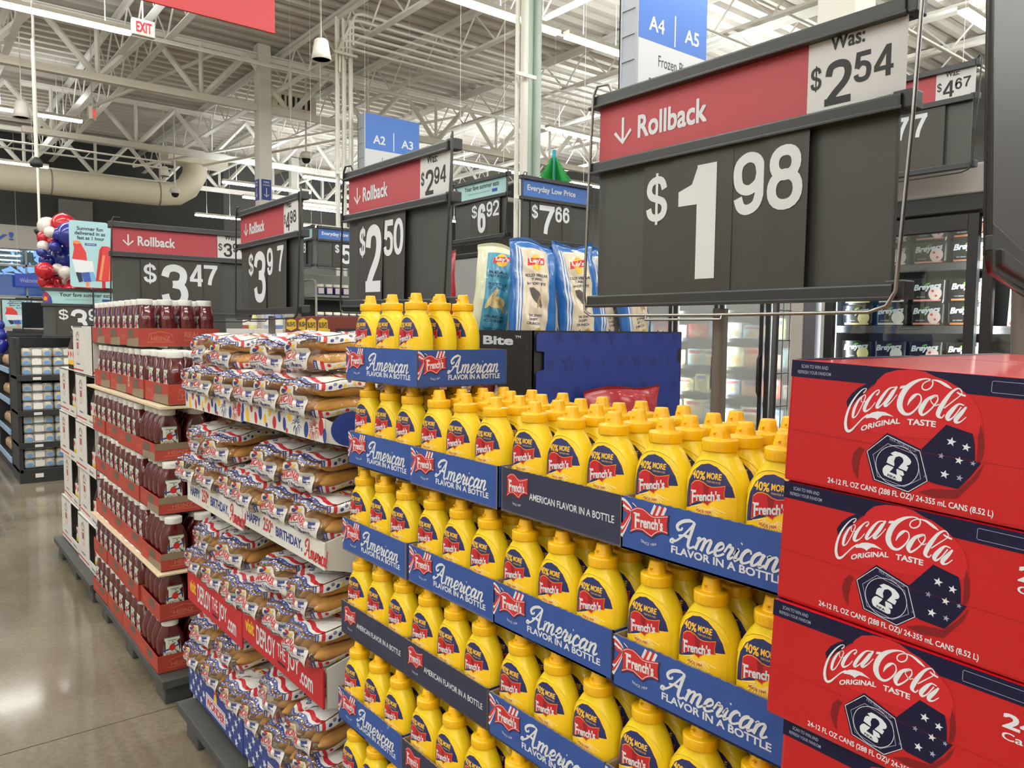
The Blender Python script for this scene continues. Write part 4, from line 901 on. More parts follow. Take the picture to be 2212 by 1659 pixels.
for un, y0, y1, S in UN:
    t = thing('bun_rack', 'white cardboard bun rack with printed shelf fronts, %s' % ('the one beside the mustard' if un == 'near' else 'the one beside the ketchup'), 'display rack', (0, 0, 0))
    W = y1-y0
    zs = [S['s1'], S['s2'], S['s3'], S['bin']]
    f = [(XF+.004, zs[0][1]+.0)]
    for k in range(3):
        zb, zt = zs[k][0], zs[k+1][1]
        f.append((XF+.004, zb))
        for i in range(1, 12):
            q = i/12; f.append((XF+.004+.19*math.sin(PI*q)**.62, zb+(zt-zb)*q))
        f.append((XF+.004, zt))
    f.append((XF+.004, .076)); poly = f+[(1.30, .076), (1.30, zs[0][1]-.016), (XF+.03, zs[0][1]-.016)]
    for yy in ((y0, y1-.006) if un == 'near' else (y1-.006,)):
        o = MB().prism(poly, lambda a, c: (a, yy, c), lambda a, c: (a, yy+.006, c)).build('side_panel', WB, t)
    if un == 'near':
        g = G(); g.ell(.915, 1.24, .055, .045, 0, 36); g.ell(.985, 1.14, .05, .075, 2, 36)
        q = [(x, z) for x, z in []]
        MB().decal(g, frame((0, y0, 0), (1, 0, 0), (0, 0, 1), (0, -1, 0))).build('lettering', BP, o)
    MB().box(1.30, 1.306, y0, y1, .076, zs[0][1]-.014).build('back_panel', WB, t)
    for k, (zb, zt) in enumerate(zs):
        m = [WB, WB, RC, SB][k]
        px = [0, 0, -.006, -.008][k]
        lip = MB().rbox(XF+px-.003, XF+px+.003, y0-.001, y1-.001, zb, zt, .0012).build('shelf_front', m, t)
        if k < 4: MB().box(XF+.004, 1.298, y0+.007, y1-.007, zt-.02, zt-.014).build('shelf', WB, t)
        g = G(); H = zt-zb; rr = random.Random(5)
        if k == 0:
            for i in range(17):
                u = .018+i*.0365; m_ = [0, 1, 2][(i*2+(i//3)) % 3]
                if i in (11, 12, 14, 15): continue
                v = [.62, .35, .75, .3][i % 4]*H
                g.ell(min(u, W-.012), v+.002, [.011, .014, .0105][i % 3], min([.019, .024, .016][i % 3], v, H-v), m_, 16, R(rr.uniform(-12, 12)))
                if v > .4*H: g.stroke([(u, v-.02), (u+.003, max(.002, v-.034))], 2, .0012, 1)
            for i in range(17):
                if i % 2: g.ell(.03+i*.037, .008 if i % 4 == 1 else H-.007, .008, .0065, [1, 2, 0][i % 3], 10)
            burst(g, .43, .030, .030, 0, 16, 1); burst(g, .54, .030, .034, 1, 20, 2); g.ell(.605, .02, .011, .019, 0, 16)
        elif k == 1:
            def w_(s, a, c, m_, b=.028, lo=.3, hi=.7, **kw): g.text(s, a, c, H*lo, H*hi, m_, b, **kw)
            w_('HAPPY', .04, .155, 0); w_('250', .175, .235, 1, .02, .26, .82, sh=.12); w_('th', .238, .255, 1, .015, .55, .78); w_('BIRTHDAY,', .275, .46, 0, .028, .24, .7)
            g.script('America!', .475, .62, H*.16, H*.84, 1, .10, .15)
            for i, c in enumerate((0, 1, 2)): g.star(.232+i*.01, H*.17, .0035, c)
        elif k == 2:
            g.script('visit'.replace('v', 'n').replace('s', 'i').replace('t', 'i'), .035, .036, H*.3, H*.31, 2) if False else g.text('visit', .030, .105, H*.34, H*.74, 2, .03)
            g.text('DEPLOY', .125, .275, H*.2, H*.78, 3, .02); g.text('THE', .29, .35, H*.38, H*.76, 3, .012); g.rect(.292, H*.2, .348, H*.27, 4); g.text('JOY', .365, .445, H*.2, H*.78, 3, .02); g.text('.com', .45, .535, H*.18, H*.52, 3, .02)
        else:
            for i in range(10):
                for j in range(4):
                    u = .03+i*.062+(.031 if j % 2 else 0); v = .018+j*H*.27
                    if .20 < u < .43 and H*.1 < v < H*.98 or u > W-.01: continue
                    g.star(u, v, .0175, 3, R(8))
            cx = .315
            g.ell(cx, H*.80, .017, .024, 1, 18); g.ell(cx+.022, H*.72, .014, .02, 0, 18); g.ell(cx, H*.66, .017, .022, 2, 18)
            g.poly([(cx-.105, H*.12), (cx+.105, H*.12), (cx+.105, H*.60), (cx-.105, H*.60)], 3)
            g.rect(cx-.10, H*.53, cx+.10, H*.555, 1); g.text('WONDER', cx-.097, cx+.097, H*.22, H*.49, 1, .035); g.rect(cx-.10, H*.155, cx+.10, H*.18, 0)
        MB().decal(g, frame((XF+px-.003, y1, zb), (0, -1, 0), (0, 0, 1), (-1, 0, 0)), eps=.00008, first=.0003).build('lettering', BP, lip)
# ---------------------------------------------------------------- bags of buns
BUN = mat('bun_crust', (222, 168, 96), .5, noise=.22, nscale=14); FILM = film('bag_film', (255, 250, 240), .05, .10, bump=.8, bscale=14)
PW = mat('bag_print_white', (226, 222, 216), .35, coat=.5, bump=.5, bscale=45); PB = mat('bag_print_blue', (50, 62, 132), .35, coat=.5, bump=.4, bscale=45); PR_ = mat('bag_print_red', (196, 40, 54), .35, coat=.5, bump=.4, bscale=45); PY = mat('bag_print_yellow', (240, 200, 60), .35, coat=.5); PG = mat('bag_print_grey', (120, 124, 150), .4, coat=.5); PBR = mat('bag_print_brown', (186, 112, 56), .4, coat=.5)
BM_ = [PW, PB, PR_, PY, PG, PBR]
HX, HY, HZ = .120, .0905, .0515
def bagp(face, u, v, h=0):
    """a point on the rounded, slightly pinched bag; face 'f' (front, -x), 't' (top), 's' (side, -y) or a raw cube point"""
    c = {'f': (-1, -u, v), 't': (-v, -u, 1), 's': (u, -1, v), 'b': (-v, -u, -1)}[face] if isinstance(face, str) else face
    n = 5.2; s_ = (abs(c[0])**n+abs(c[1])**n+abs(c[2])**n)**(-1/n); p = [c[0]*s_, c[1]*s_, c[2]*s_]
    m = 1-.055*math.exp(-(p[2]/.16)**2)*(1-abs(p[2]))  # groove between the two layers
    l = 1+.035*math.cos(p[1]*4*PI)*(abs(p[2]) > .2)
    x, y, z = p[0]*HX*m, p[1]*HY*m, p[2]*HZ*l
    x += .006*math.sin(p[1]*7+p[2]*3); z += .0035*math.sin(p[0]*6+p[1]*5)
    d = Vector((x/HX**2, y/HY**2, z/HZ**2)).normalized()
    return (x+d.x*h, y+d.y*h, z+d.z*h+HZ)
def bag_mesh():
    b = MB(); n = 10
    for ax in range(3):
        for sg in (-1, 1):
            vs = []
            for i in range(n+1):
                for j in range(n+1):
                    c = [0, 0, 0]; c[ax] = sg; c[(ax+1) % 3] = -1+2*i/n; c[(ax+2) % 3] = -1+2*j/n; vs.append(bagp(tuple(c), 0, 0))
            fs = [(i*(n+1)+j, (i+1)*(n+1)+j, (i+1)*(n+1)+j+1, i*(n+1)+j+1) for i in range(n) for j in range(n)]
            if sg < 0: fs = [tuple(reversed(q)) for q in fs]
            b.add(vs, fs, 0, True)
    # gathered tail of the bag
    b.loft([[(HX*.93, .05*math.cos(t), HZ+.03*math.sin(t)) for t in [2*PI*k/12 for k in range(12)]], [(HX+.012, .016*math.cos(t), HZ+.012*math.sin(t)) for t in [2*PI*k/12 for k in range(12)]], [(HX+.024, .03*math.cos(t), HZ+.01*math.sin(t)) for t in [2*PI*k/12 for k in range(12)]]], 0, cap=False)
    return b
def bag_front(kind):
    g = G()
    g.poly([(-.93, -.6), (-.7, -.90), (.46, -.86), (.50, -.2), (.42, .22), (.10, .28), (-.16, .58), (-.66, .50), (-.93, .16)], 0)
    g.ell(-.36, .44, .055, .15, 2, 10); g.ell(-.44, .26, .07, .15, 1, 10); g.ell(-.28, .24, .075, .17, 3, 12); g.rect(-.74, .08, .02, .12, 2)
    g.text('WONDER', -.74, .02, -.28, .04, 2, .045); g.rect(-.74, -.37, .02, -.33, 1)
    g.text('Hot Dog Buns' if kind == 0 else 'Hamburgers', -.82, .12, -.76, -.46, 1, .035)
    g.rect(.12, -.30, .34, .02, 1); g.text('USO', .15, .31, -.2, -.06, 0, .01); g.rect(.12, -.38, .34, -.34, 1); g.rect(.12, .04, .34, .07, 2)
    g.rect(-.88, -.22, -.72, .0, 2); g.ell(-.72, .56, .1, .14, 3, 10) if kind == 0 else None
    # star band and red stripe along the upper rim
    g.poly([(-.98, .76), (.98, .76), (.98, .90), (-.98, .90)], 1)
    for i in range(15): g.star(-.9+i*.13, .83, .034, 0, 0, 1.5)
    return g
def bag_top(kind):
    g = G()
    g.rect(-.97, .80, .97, .96, 1)
    for i in range(15): g.star(-.9+i*.13, .88, .045, 0)
    g.rect(-.97, .70, .97, .80, 0); g.rect(-.97, .58, .97, .70, 2); g.poly([(-.97, -.72), (.97, -.72), (.97, .58), (-.97, .58)], 0)
    g.text('Hot Dog Buns' if kind == 0 else 'Hamburger', -.8, .1, .28, .46, 1, .025)
    if kind == 0:
        g.ell(.10, -.12, .5, .13, 5, 18, R(-14)); g.ell(.12, -.02, .5, .06, 2, 14, R(-14)); g.stroke([(-.3, .1), (-.1, -.02), (.1, .02), (.3, -.12), (.5, -.1)], 3, .03)
    else: g.ell(.0, -.15, .34, .26, 5, 20); g.ell(0, -.05, .36, .05, 2, 12)
    rr = random.Random(3)
    for i in range(12): g.ell(rr.uniform(-.85, .85), rr.uniform(-.68, -.4), .06, .06, rr.choice([1, 2, 3, 4]), 8)
    return g
def bag_side():
    g = G(); g.rect(-.92, .52, -.80, .95, 1); g.rect(-.80, .52, -.72, .95, 0); g.rect(-.72, .52, -.62, .95, 2); g.rect(-.62, .46, .7, .95, 0)
    g.rect(-.92, -.95, -.80, -.45, 1); g.rect(-.72, -.95, -.62, -.45, 2); g.rect(-.62, -.95, .7, -.5, 0); g.rect(-.80, -.95, -.72, -.45, 0)
    rr = random.Random(4)
    for z0 in (.7, -.7):
        for i in range(10): g.ell(-.5+i*.12, z0+rr.uniform(-.14, .14), .05, .1, rr.choice([1, 2, 3, 4]), 8)
    for i in range(4): g.star(-.86, .6+i*.1, .03, 0, 0, 1.8); g.star(-.86, -.88+i*.1, .03, 0, 0, 1.8)
    return g
FILMM = bag_mesh().mesh('film', [FILM])
bun_b = MB(); n = 10
rg = []
for i in range(9):
    t_ = -1+2*i/8; s_ = max(.02, (1-abs(t_)**3.5))**.5
    rg.append([(t_*.083, .0225*s_*math.cos(2*PI*k/n), .0235*s_*math.sin(2*PI*k/n)*(1 if math.sin(2*PI*k/n) > 0 else .85)) for k in range(n)])
BUNM = bun_b.loft(rg, 0).mesh('bun', [BUN])
def make_bag(kind):
    t = thing('bag_of_buns', 'bag of buns', 'bag of buns')
    o = bpy.data.objects.new('film', FILMM); COL.objects.link(o); o.parent = t
    for j in range(2):
        for k in range(4):
            o = bpy.data.objects.new('bun', BUNM); COL.objects.link(o); o.parent = t; o.location = (-.004, -.0645+k*.043, .0275+.047*j); o.rotation_euler = (0, 0, (k-1.5)*.02)
    drape(bag_front(kind), (.1, .125), lambda u, v, h: bagp('f', max(-.98, min(.98, u*1.3+.18 if v < .75 else u)), v, h), BM_, 'front_print', t, first=.0010, eps=.00012)
    drape(bag_top(kind), (.2, .2), lambda u, v, h: bagp('t', u, v, h), BM_, 'top_print', t, first=.0010, eps=.00012)
    drape(bag_side(), (.2, .2), lambda u, v, h: bagp('s', u, v, h), BM_, 'side_print', t, first=.0010, eps=.00012)
    return t
KB0, KB1 = Kind(make_bag(0)), Kind(make_bag(1))
rb = random.Random(21); SHW = ['top shelf', 'second shelf', 'third shelf', 'bottom bin']
def shelf_z(k, y): S = UN[0][3] if y < 2.41 else UN[1][3]; return [S['s1'], S['s2'], S['s3'], S['bin']][k][1]-.003
ups = [[1.98, 2.20, 2.60, 2.80], [2.00, 2.22, 2.66, 2.88], [1.96, 2.17, 2.62, 2.84], [1.95, 2.18, 2.62, 2.86]]
for k in range(4):
    ycs = [1.915+i*.198 for i in range(6)]
    for i, yc in enumerate(ycs):
        burger = k in (0, 2) and i >= 3
        (KB1 if burger else KB0).put((.925+rb.uniform(-.015, .02), yc+rb.uniform(-.002, .002), shelf_z(k, yc)), (0, R(rb.uniform(-3, 0)), R(rb.uniform(-1, 7))),
            'bag of %s buns, lower row of the %s, %s from the mustard' % ('burger' if burger else 'hot dog', SHW[k], ORD[i+1]), 'bags of buns on the rack')
    for i, yc in enumerate(ups[k]):
        burger = k in (0, 2) and i >= 3
        (KB1 if burger else KB0).put((.955+rb.uniform(-.02, .02), yc, shelf_z(k, yc)+.110), (R(rb.uniform(-6, 6)), R(rb.uniform(-8, 2)), R(rb.uniform(-8, 17))),
            'bag of %s buns, upper row of the %s, %s from the mustard' % ('burger' if burger else 'hot dog', SHW[k], ORD[i+1]), 'bags of buns on the rack')
for i in range(5):
    KB0.put((1.20, 1.92+i*.22, shelf_z(0, 1.9+i*.2)+.0), (0, 0, R(rb.uniform(-10, 10))), 'bag of buns in the rear row of the top shelf, %s from the mustard' % ORD[i+1], 'bags of buns on the rack')
for i in range(3):
    KB1.put((1.21, 1.95+i*.33, shelf_z(0, 1.9)+.112), (R(4), R(3), R(rb.uniform(-20, 20))), 'bag of buns on top of the rear row, %s from the mustard' % ORD[i+1], 'bags of buns on the rack')
# ---------------------------------------------------------------- ketchup
KSC = 1.08
KET = mat('ketchup_red', (86, 16, 18), .14, coat=.5); KC = mat('cap_white', (228, 226, 220), .4); KL = mat('ketchup_label', (216, 218, 206), .35); KG = mat('label_green', (70, 110, 80), .45); TOM = mat('tomato_red', (196, 44, 34), .4)
def ket_ab(z):
    P = [(0, .043, .028), (.006, .048, .033), (.03, .0515, .0342), (.085, .0535, .0342), (.12, .0532, .0338), (.135, .0505, .0325), (.165, .038, .0285), (.183, .028, .0255), (.190, .027, .0250)]
    for (z0, a0, b0), (z1, a1, b1) in zip(P, P[1:]):
        if z <= z1: t = max(0, (z-z0)/(z1-z0)); return a0+(a1-a0)*t, (b0+(b1-b0)*t)*KSC
    return P[-1][1], P[-1][2]*KSC
def kring(z, n=20, e=3.6):
    a, b_ = ket_ab(z); out = []
    for k in range(n):
        c, s = math.cos(2*PI*k/n), math.sin(2*PI*k/n); out.append((a*math.copysign(abs(c)**(2/e), c), b_*math.copysign(abs(s)**(2/e), s), z))
    return out
def make_ket():
    t = thing('ketchup_bottle', 'ketchup bottle', 'ketchup bottle')
    MB().loft([kring(z) for z in (0, .006, .03, .085, .12, .135, .165, .183, .190)], 0).build('body', KET, t)
    MB().lathe([(.030, .183), (.0335, .1845), (.0338, .186), (.0338, .2075), (.0330, .2095), (.031, .2105), (0, .2105)], 0, 20).box(-.008, .008, -.0348, -.033, .200, .204).build('cap', KC, t)
    g = G()  # printed upside down, for the bottle stands on its head in the kitchen
    g.poly([(-.044, .012), (.044, .012), (.044, .03), (.037, .036), (.030, .108), (-.030, .108), (-.037, .036), (-.044, .03)], 1)
    g.poly([(-.0415, .0145), (.0415, .0145), (.0415, .028), (.0345, .034), (.0275, .1055), (-.0275, .1055), (-.0345, .034), (-.0415, .028)], 0)
    g.text('HEINZ', -.026, .026, .018, .028, 3, .012, rot180=True); g.text('TOMATO', -.026, .026, .036, .048, 3, .012, rot180=True); g.text('KETCHUP', -.025, .025, .051, .061, 3, .012, rot180=True)
    g.stroke([(-.034, .068), (-.01, .071), (.03, .082)], 4, .005); g.ell(.0, .075, .012, .011, 2, 18); g.ell(.004, .086, .009, .0025, 1, 10, R(10)); g.rect(-.015, .097, .015, .0985, 3)
    def kfr(u, v, h):
        v = .012+(v-.012)*1.33; u *= 1.06
        a, b_ = ket_ab(v); q = min(.97, abs(u)/a); return (u, -b_*(1-q**3.6)**(1/3.6)-h, v)
    drape(g, (.008, 0), kfr, [KL, KG, TOM, INK_K, IB], 'label', t, first=.0006, eps=.0001)
    return t
KK = Kind(make_ket())
TR = mat('ketchup_tray_red', (168, 60, 46), .55, noise=.05, nscale=20); TRI = mat('ketchup_print', (196, 108, 84), .6)
def ketray(L, D, H, kraft):
    """L along y, D along x; faces -x and -y are the visible ones"""
    t = thing('ketchup_tray', 'tray', 'cardboard tray'); th = .003; b = MB()
    b.box(0, D, 0, L, 0, th, 1)
    b.box(0, th, 0, L, 0, H, 0); b.box(D-th, D, 0, L, 0, H, 0); b.box(th, D-th, 0, th, 0, H, 0); b.box(th, D-th, L-th, L, 0, H, 0)
    b.build('carton', [TR, KRAFT], t)
    g = G()
    if kraft: g.poly([(L*.4, 0), (L, 0), (L, H*.5), (L*.4, H*.38)], 1)
    g.rect(L*.45, H*.45, L*.75, H*.92, 2); g.text('Heinz', L*.1, L*.35, H*.4, H*.7, 3, .01)
    b = MB().decal(g, frame((0, L, 0), (0, -1, 0), (0, 0, 1), (-1, 0, 0)))
    g = G(); q = [(D*.1, H*.25), (D*.13, H*.7), (D*.26, H*.82), (D*.39, H*.7), (D*.42, H*.25)]; g.stroke(q, 3, .003, 1, True); g.text('HEINZ', D*.145, D*.375, H*.32, H*.56, 3, .02); g.text('REAL', D*.55, D*.75, H*.5, H*.8, 3, .03); g.text('INGREDIENTS', D*.55, D*.75, H*.3, H*.42, 3, .01); g.text('32', D*.86, D*.93, H*.45, H*.75, 3, .02)
    if kraft == 2: g.rect(0.0, H*.62, D, H, 1)
    b.decal(g, frame((0, 0, 0), (1, 0, 0), (0, 0, 1), (0, -1, 0))).build('lettering', [TR, KRAFT, KRAFTD, TRI], t)
    return t
KT1 = Kind(ketray(.352, .355, .083, 1)); KT2 = Kind(ketray(.312, .36, .072, 0)); KT3 = Kind(ketray(.312, .36, .072, 2)); KT4 = Kind(ketray(.331, .355, .072, 0))
kt = [ # x, z, y start, number of trays, along-y length, bottle mode
    (.842, 1.41, 3.712, 3, .352, 'side', 'top tier'), (.842, 1.185, 3.27, 4, .352, 'side', 'second tier'),
    (.828, .94, 3.40, 4, .312, 'face', 'third tier'), (.822, .722, 3.345, 4, .312, 'face', 'fourth tier'), (.812, .502, 3.285, 4, .312, 'face', 'fifth tier'),
    (.80, .288, 3.30, 4, .312, 'face', 'sixth tier'), (.795, .072, 3.30, 4, .312, 'face', 'lowest tier')]
rk = random.Random(5); TP = ['first tray', 'second tray', 'third tray', 'fourth tray']
for x, z, y0, nt_, L, mode, tw in kt:
    for k in range(nt_):
        nr = mode == 'side' or k > 0; LL = .352 if nr else .312
        y = y0+(k*(.355) if mode == 'side' else (0 if k == 0 else .315+(k-1)*.334)); xx = x+rk.uniform(-.006, .006)
        (KT1 if mode == 'side' else (KT4 if k else (KT3 if int(z*10) % 2 else KT2))).put((xx, y, z), (0, 0, R(rk.uniform(-1, 1))), 'red ketchup tray, %s from the bun rack, %s of the ketchup stack' % (ORD[k+1], tw), 'ketchup trays in the stack')
        if nr:
            ny, nx = 3, (4 if k == 0 else 2)
            for i in range(ny):
                for j in range(nx):
                    KK.put((xx+.042+j*.0865, y+(.0605+i*.1155 if mode == 'side' else .0575+i*.108), z+.0035), (0, 0, R(-90+rk.uniform(-3, 3))), 'ketchup bottle, label to the aisle, %s, %s, row %s, file %s' % (tw, TP[k], 'one two three'.split()[i], 'one two three four'.split()[j]), 'ketchup bottles in the stack')
        else:
            ny, nx = 4, (3 if k == 0 else 1)
            for i in range(ny):
                for j in range(nx):
                    KK.put((xx+.062+j*.117, y+.0425+i*.0762, z+.0035), (0, 0, R(rk.uniform(-3, 3))), 'ketchup bottle, label to the bun rack, %s, %s, row %s, file %s' % (tw, TP[k], 'one two three four'.split()[i], 'one two three'.split()[j]), 'ketchup bottles in the stack')
SHT = mat('board_cream', (216, 196, 164), .7)
tag(MB().rbox(.815, 1.25, 3.27, 4.78, 1.168, 1.180, .002).build('slip_board', SHT), 'pale board between the second and third ketchup tiers', 'board')
tag(MB().rbox(.79, 1.2, 3.25, 4.62, .492, .500, .002).build('slip_board', SHT), 'pale board under the fifth ketchup tier', 'board')
# ---------------------------------------------------------------- white cases of barbecue sauce
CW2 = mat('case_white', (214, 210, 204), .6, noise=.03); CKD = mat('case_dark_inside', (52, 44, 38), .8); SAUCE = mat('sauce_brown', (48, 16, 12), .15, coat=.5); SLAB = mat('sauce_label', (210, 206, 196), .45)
sb = thing('barbecue_sauce_bottle', 'bottle', 'sauce bottle')
MB().lathe([(.030, 0), (.034, .005), (.034, .11), (.031, .14), (.018, .185), (.015, .20), (.015, .215)], 0, 16).build('body', SAUCE, sb); MB().lathe([(.017, .205), (.017, .235), (0, .236)], 0, 14).build('cap', INK_K, sb)
g = G(); g.rect(-.9, .03, .9, .125, 0); g.rect(-.9, .03, .9, .055, 1); g.ell(0, .095, .5, .018, 2, 14)
drape(g, (.25, 0), lambda u, v, h: (-math.cos(u)*(.0342+h), -math.sin(u)*(.0342+h), v), [SLAB, BALY, IR], 'label', sb)
KS = Kind(sb)
def sauce_case(open_=True):
    t = thing('sauce_case', 'case', 'case'); L, D, H = .575, .40, .285; th = .004
    b = MB(); b.box(0, D, 0, L, 0, th); b.box(0, D, 0, L, H-th, H); b.box(D-th, D, 0, L, 0, H); b.box(0, D, 0, th, 0, H); b.box(0, D, L-th, L, 0, H)
    if open_: b.box(0, th, .26, L, 0, H); b.box(0, th, 0, .26, 0, .055); b.box(.06, D-th, .256, .262, 0, H, 0)
    else: b.box(0, th, 0, L, 0, H)
    b.build('carton', [CW2, CKD], t)
    if open_: MB().box(.10, .104, .01, .255, .004, .28).build('inner_wall', CKD, t)  # dark sheet behind the bottles stands in for shade in the opening
    g = G(); o = .155
    q = [(o+.045*math.cos(2*PI*i/24), .17+.062*math.sin(2*PI*i/24)) for i in range(24)]; g.stroke(q, 0, .004, 1, True)
    g.text('SBR', o-.026, o+.026, .145, .185, 0, .02); g.text('Sweet', o-.03, o+.03, .195, .212, 1, .01); g.stroke([(o-.05, .22), (o, .246), (o+.05, .22)], 1, .008)
    g.text('Barbecue', o-.05, o+.05, .052, .064, 1, .02); g.rect(.0, .018, .312, .027, 0); g.rect(0, .274, .30, .279, 2)
    if open_: g.text('Sauce', .39, .50, .018, .034, 1, .015)
    b = MB().decal(g, frame((0, L, 0), (0, -1, 0), (0, 0, 1), (-1, 0, 0)))
    g = G(); g.rect(0, .018, D, .027, 0); g.rect(.03, .25, .10, .255, 2)
    b.decal(g, frame((0, 0, 0), (1, 0, 0), (0, 0, 1), (0, -1, 0))).build('lettering', [IR, mat('ink_slate', (84, 90, 120), .5), INK_K], t)
    return t
KO, KCL = Kind(sauce_case()), Kind(sauce_case(False))
for c in range(2):
    for k in range(4 if c else 5):
        z = .072+k*.2865 if c == 0 else .072+k*.2865+.01; y = 4.752 if c == 0 else 5.34; top = (k == 4)
        pl = ['column beside the ketchup', 'column at the far end'][c]; tw = ['lowest', 'second', 'third', 'fourth', 'topmost'][k]
        if top: KCL.put((.845, y+.02, z), (0, 0, 0), 'closed white sauce case, topmost in the %s' % pl, 'white sauce cases'); continue
        KO.put((.845+(.006 if k % 2 else 0), y, z), (0, 0, R([.6, -.6, .3, 0][k])), 'white sauce case with open corner, %s in the %s' % (tw, pl), 'white sauce cases')
        for j in range(3): KS.put((.845+.054, y+.052+j*.078, z+.0045), (0, 0, 0), 'dark sauce bottle, %s in the opening of the %s case, %s' % (['first', 'second', 'third'][j], tw, pl), 'sauce bottles in the open cases')
for j in range(3): KS.put((.88, 5.37+j*.085, .072+4*.2865+.012), (0, 0, 0), 'dark sauce bottle standing free on top of the far column, %s from the closed case' % ORD[j+1], 'loose sauce bottles on the far column')
# ---------------------------------------------------------------- chips display
BKC = mat('display_black', (32, 30, 28), .55, noise=.05); DB = mat('display_blue', (30, 48, 118), .5, noise=.04); DB2 = mat('display_blue_dark', (26, 40, 102), .5)
t = thing('chips_display', 'black cardboard chips display with a blue starred end panel', 'display', (2.2, 2.6, FZ))
H = 1.55; L = 1.95; D = 1.02
MB().rbox(0, D, 0, L, 0, .12, .01).build('base', BKC, t)
q = [(0, .12), (L, .12), (L, H), (0, H), (0, .12)]
def rr_(y0, y1, z0, z1, r, n=8):
    o = []
    for cx, cz, a0 in ((y1-r, z1-r, 0), (y0+r, z1-r, 90), (y0+r, z0+r, 180), (y1-r, z0+r, 270)):
        for i in range(n+1): a = R(a0+90*i/n); o.append((cx+r*math.cos(a), cz+r*math.sin(a)))
    return o
hole = rr_(.17, L-.17, .62, 1.335, .22)
b = MB()
tr = tessellate_polygon([[Vector((a, c, 0)) for a, c in [(0, .12), (L, .12), (L, H), (0, H)]], [Vector((a, c, 0)) for a, c in reversed(hole)]])
pts = [(0, .12), (L, .12), (L, H), (0, H)]+list(reversed(hole))
b.add([(0, a, c) for a, c in pts], [tuple(f) for f in tr]); b.add([(.006, a, c) for a, c in pts], [tuple(reversed(f)) for f in tr])
n = len(hole); b.add([(0, a, c) for a, c in hole]+[(.006, a, c) for a, c in hole], [(i, (i+1) % n, n+(i+1) % n, n+i) for i in range(n)])
b.box(0, .006, -.0, .006, .12, H); o = b.build('side_panel', BKC, t)
g = G(); g.text('More', .12, .28, 1.482, 1.520, 0, .035); g.text('flavor in', .33, .78, 1.482, 1.520, 0, .035); g.text('every', 1.26, 1.54, 1.472, 1.510, 0, .035); g.text('Bite', 1.58, 1.81, 1.482, 1.524, 0, .035); g.text('TM', 1.825, 1.865, 1.514, 1.526, 0, .02)
g3 = G()
for i in range(24): g3.rect(1.905, .2+i*.055, 1.908, .225+i*.055, 0)
MB().decal(g3, frame((0, L, 0), (0, -1, 0), (0, 0, 1), (-1, 0, 0))).build('perforation', [KRAFTD], o, kind='stuff')
MB().decal(g, frame((0, L, 0), (0, -1, 0), (0, 0, 1), (-1, 0, 0))).build('lettering', [INK_W, KRAFTD], o)
MB().box(0, D, 0, .006, .12, H).build('end_panel', BKC, t)
MB().box(D-.006, D, .006, L, .12, H).box(0, D, L-.006, L, .12, H).build('rear_panel', BKC, t)
MB().box(.006, D-.006, .006, L-.006, 1.40, 1.41).build('top_shelf', BKC, t); MB().box(.006, D-.006, .006, L-.006, .66, .67).build('middle_shelf', BKC, t)
bp = [(.03, .1), (D-.02, .1), (D-.02, 1.385), (D-.05, 1.40), (D-.05, 1.30+.155), (D-.02, 1.47), (D-.02, 1.53), (D-.035, 1.542), (.03, 1.542), (.01, 1.525), (.01, 1.46), (.055, 1.455), (.055, 1.375), (.01, 1.365), (.01, .1)]
o = MB().prism(bp, lambda a, c: (a, -.014, c), lambda a, c: (a, -.008, c)).build('blue_panel', DB, t)
g = G(); r5 = random.Random(9)
for i in range(8):
    for j in range(10): g.star(.09+i*.115+(.05 if j % 2 else 0), .4+j*.125, r5.uniform(.03, .055), 0, R(r5.uniform(0, 60)))
MB().decal(g, frame((0, -.0145, 0), (1, 0, 0), (0, 0, 1), (0, -1, 0))).build('lettering', [DB2], o)
